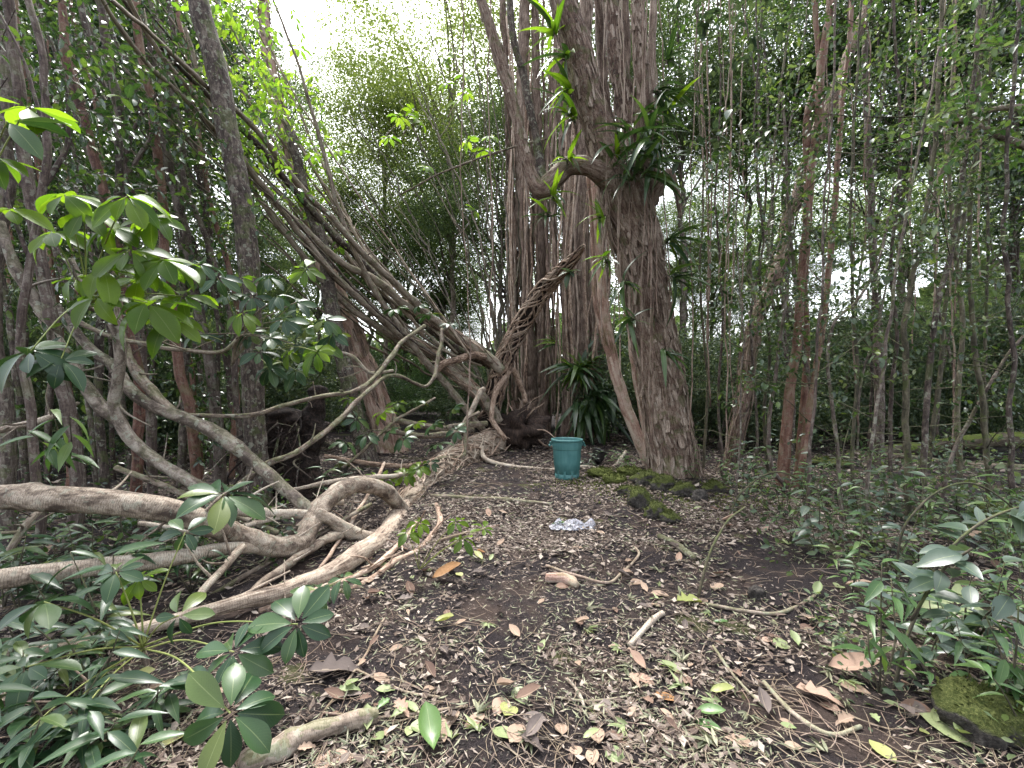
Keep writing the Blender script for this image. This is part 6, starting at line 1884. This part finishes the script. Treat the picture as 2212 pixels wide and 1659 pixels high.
# ------------------------------------------------------------------ fallen leaves that can be told apart
FM = {}
SHAPES = {'oval': leaf_tmpl(P_OVAL, 0.26, 6, 0.10, 0.10, 0.012), 'curled': leaf_tmpl(P_OVAL, 0.25, 7, 0.42, -0.4, 0.03), 'round': leaf_tmpl(P_OVAL, 0.38, 6, 0.10, 0.12, 0.02), 'slender': leaf_tmpl(P_LANCE, 0.15, 6, 0.2, 0.2, 0.01), 'torn': leaf_tmpl(lambda t: max(0.03, math.sin(PI * t ** 0.8) * (0.75 + 0.3 * math.sin(t * 23))), 0.30, 9, 0.3, 0.2, 0.03), 'arched': leaf_tmpl(P_OVAL, 0.24, 7, 0.3, -0.35, 0.01)}
COLS = {'tan': D_TAN, 'brown': D_BROWN, 'grey-brown': D_GREY, 'orange': D_ORANGE, 'peach': D_PEACH, 'yellow-green': D_YELLOW, 'pale green': D_PALEGREEN, 'green': D_GREEN}


def drop(u, v, L, shape, colour, label, group=None, ang=None, lift=0.012, tilt=0.2):
    key = (shape, colour)
    if key not in FM:
        FM[key] = tmpl_mesh('fallen_leaf', SHAPES[shape], COLS[colour])
    g = on_ground(u, v)
    a = uni(0, 6.28) if ang is None else ang
    dr = np.array((math.cos(a), math.sin(a), uni(-0.1, 0.15)))
    nn = np.array((uni(-tilt, tilt), uni(-tilt, tilt) - 0.1, 1.0))
    M_ = frame_matrix(g + np.array((0, 0, lift + 0.02 * (shape in ('curled', 'torn')))) - dr * L * 0.5, dr, nn, L)
    o = place('fallen_leaf', FM[key], M_)
    return tag(o, label, 'leaf', group)


for a in ((965, 1252, 0.24, 'curled', 'orange', 'large curled orange leaf on the path beside the fallen trunk', None, 0.35),
          (1100, 1535, 0.12, 'round', 'yellow-green', 'bright yellow-green round leaf in the middle foreground', None, 1.2),
          (930, 1600, 0.20, 'curled', 'green', 'green curled leaf standing near the bottom edge', None, 1.9),
          (915, 1570, 0.14, 'oval', 'pale green', 'pale green oval leaf behind the green curled one', None, 0.4),
          (960, 1355, 0.14, 'curled', 'yellow-green', 'curled yellow leaf with its stalk up left of centre', None, -0.3),
          (1530, 1570, 0.12, 'oval', 'green', 'green leaf with a bite at the bottom right of the path', None, -0.5),
          (1905, 1625, 0.14, 'oval', 'yellow-green', 'yellow-green upright leaf at the bottom right', None, 1.5),
          (2075, 1590, 0.26, 'oval', 'pale green', 'very large dull green oval leaf below the mossy rock', None, -0.9),
          (1770, 1512, 0.19, 'torn', 'peach', 'torn peach-coloured leaf at the right foreground', None, -0.6),
          (1840, 1462, 0.22, 'curled', 'peach', 'long curled peach leaf in front of the mossy rock', None, -0.2),
          (1495, 1305, 0.24, 'torn', 'yellow-green', 'wilted yellow-green leaf on a stalk right of centre', None, 0.2),
          (1425, 1285, 0.13, 'oval', 'tan', 'broad pinkish-tan leaf right of centre', None, -0.4),
          (1390, 1470, 0.13, 'oval', 'peach', 'upturned peach-brown leaf in the right foreground', None, -0.8),
          (1440, 1510, 0.13, 'oval', 'orange', 'ochre leaf beside the upturned peach one', None, -0.1),
          (1690, 1395, 0.12, 'round', 'pale green', 'pale round green leaf beside a peach leaf at right', None, 0.2),
          (1660, 1385, 0.11, 'oval', 'peach', 'peach leaf touching the pale round green one', None, 0.5),
          (730, 1455, 0.30, 'torn', 'grey-brown', 'large dull grey-brown leaf at the left of the path', None, 0.2),
          (740, 1500, 0.20, 'oval', 'grey-brown', 'dull brown leaf near the broken branch', None, 0.0),
          (825, 1470, 0.13, 'oval', 'tan', 'speckled tan leaf left of the path', None, -0.6),
          (835, 1492, 0.11, 'oval', 'pale green', 'pale green leaf beside the speckled tan leaf', None, 0.3),
          (755, 1500, 0.11, 'torn', 'pale green', 'holed pale green leaf near the broken branch', None, 0.3),
          (1140, 1520, 0.13, 'curled', 'brown', 'dark curled brown leaf beside the bright round leaf', None, 0.3),
          (1155, 1555, 0.12, 'oval', 'grey-brown', 'grey leaf below the dark curled one', None, -0.2),
          (1120, 1588, 0.13, 'round', 'tan', 'pinkish brown leaf near the bottom centre', None, 0.9),
          (1340, 1600, 0.15, 'oval', 'brown', 'dark crumpled leaf at the bottom right of centre', None, -0.3),
          (1330, 1635, 0.10, 'round', 'pale green', 'small pale green leaf at the bottom edge', None, 0.2),
          (1290, 1590, 0.13, 'oval', 'tan', 'upright tan leaf at the bottom right of centre', None, 1.5),
          (970, 1560, 0.15, 'oval', 'tan', 'ochre-brown oval leaf right of the green curled one', None, 1.0),
          (390, 1590, 0.17, 'oval', 'yellow-green', 'pale yellow leaf propped up among the foreground umbrella leaves', None, 1.4),
          (300, 1490, 0.16, 'curled', 'yellow-green', 'yellow-green folded leaf below the foreground plant stalks', None, 0.3),
          (195, 1610, 0.15, 'curled', 'yellow-green', 'folded yellow leaf at the lower left', None, 1.2),
          (720, 1645, 0.17, 'oval', 'peach', 'peach leaf at the bottom edge beside the broken branch', None, 0.3),
          (1575, 1130, 0.16, 'curled', 'peach', 'pinkish leaf before the mossy stones on the right', None, -0.4),
          (1245, 1185, 0.14, 'oval', 'tan', 'tan leaf on the path before the bag', None, 0.1),
          (1015, 1128, 0.16, 'oval', 'pale green', 'pale leaf at the end of the brown vine', None, 0.5)):
    drop(*a)
names = list(COLS)
shp = list(SHAPES)
SMALL = {}
wts = np.array((0.26, 0.22, 0.16, 0.01, 0.08, 0.05, 0.16, 0.06))
for k in range(210):
    d = 1392 / uni(250, 790)
    v = 850 + 1392 / d
    u = uni(760, 2180) if v > 1150 else uni(900, 1800)
    if k % 7 == 0:
        u = uni(20, 800)
    cl = names[int(rng.choice(len(names), p=wts))]
    s = shp[int(rng.integers(len(shp)))]
    where = 'at the left under the limbs' if u < 760 else 'in the foreground litter' if v > 1400 else 'on the middle stretch of path' if v > 1180 else 'on the far stretch of path'
    o = drop(u, v, uni(0.055, 0.125) * (1.0 if v > 1300 else 1.25), s, cl, f'small {s} {cl} leaf {where}', f'small {cl} fallen leaves {where}')
    SMALL.setdefault(o['label'], []).append((u, o))
for lb, os_ in SMALL.items():
    if len(os_) > 1:
        for i, (u, o) in enumerate(sorted(os_, key=lambda a: a[0])):
            o['label'] = f'{lb}, {ORD[i]} from left'
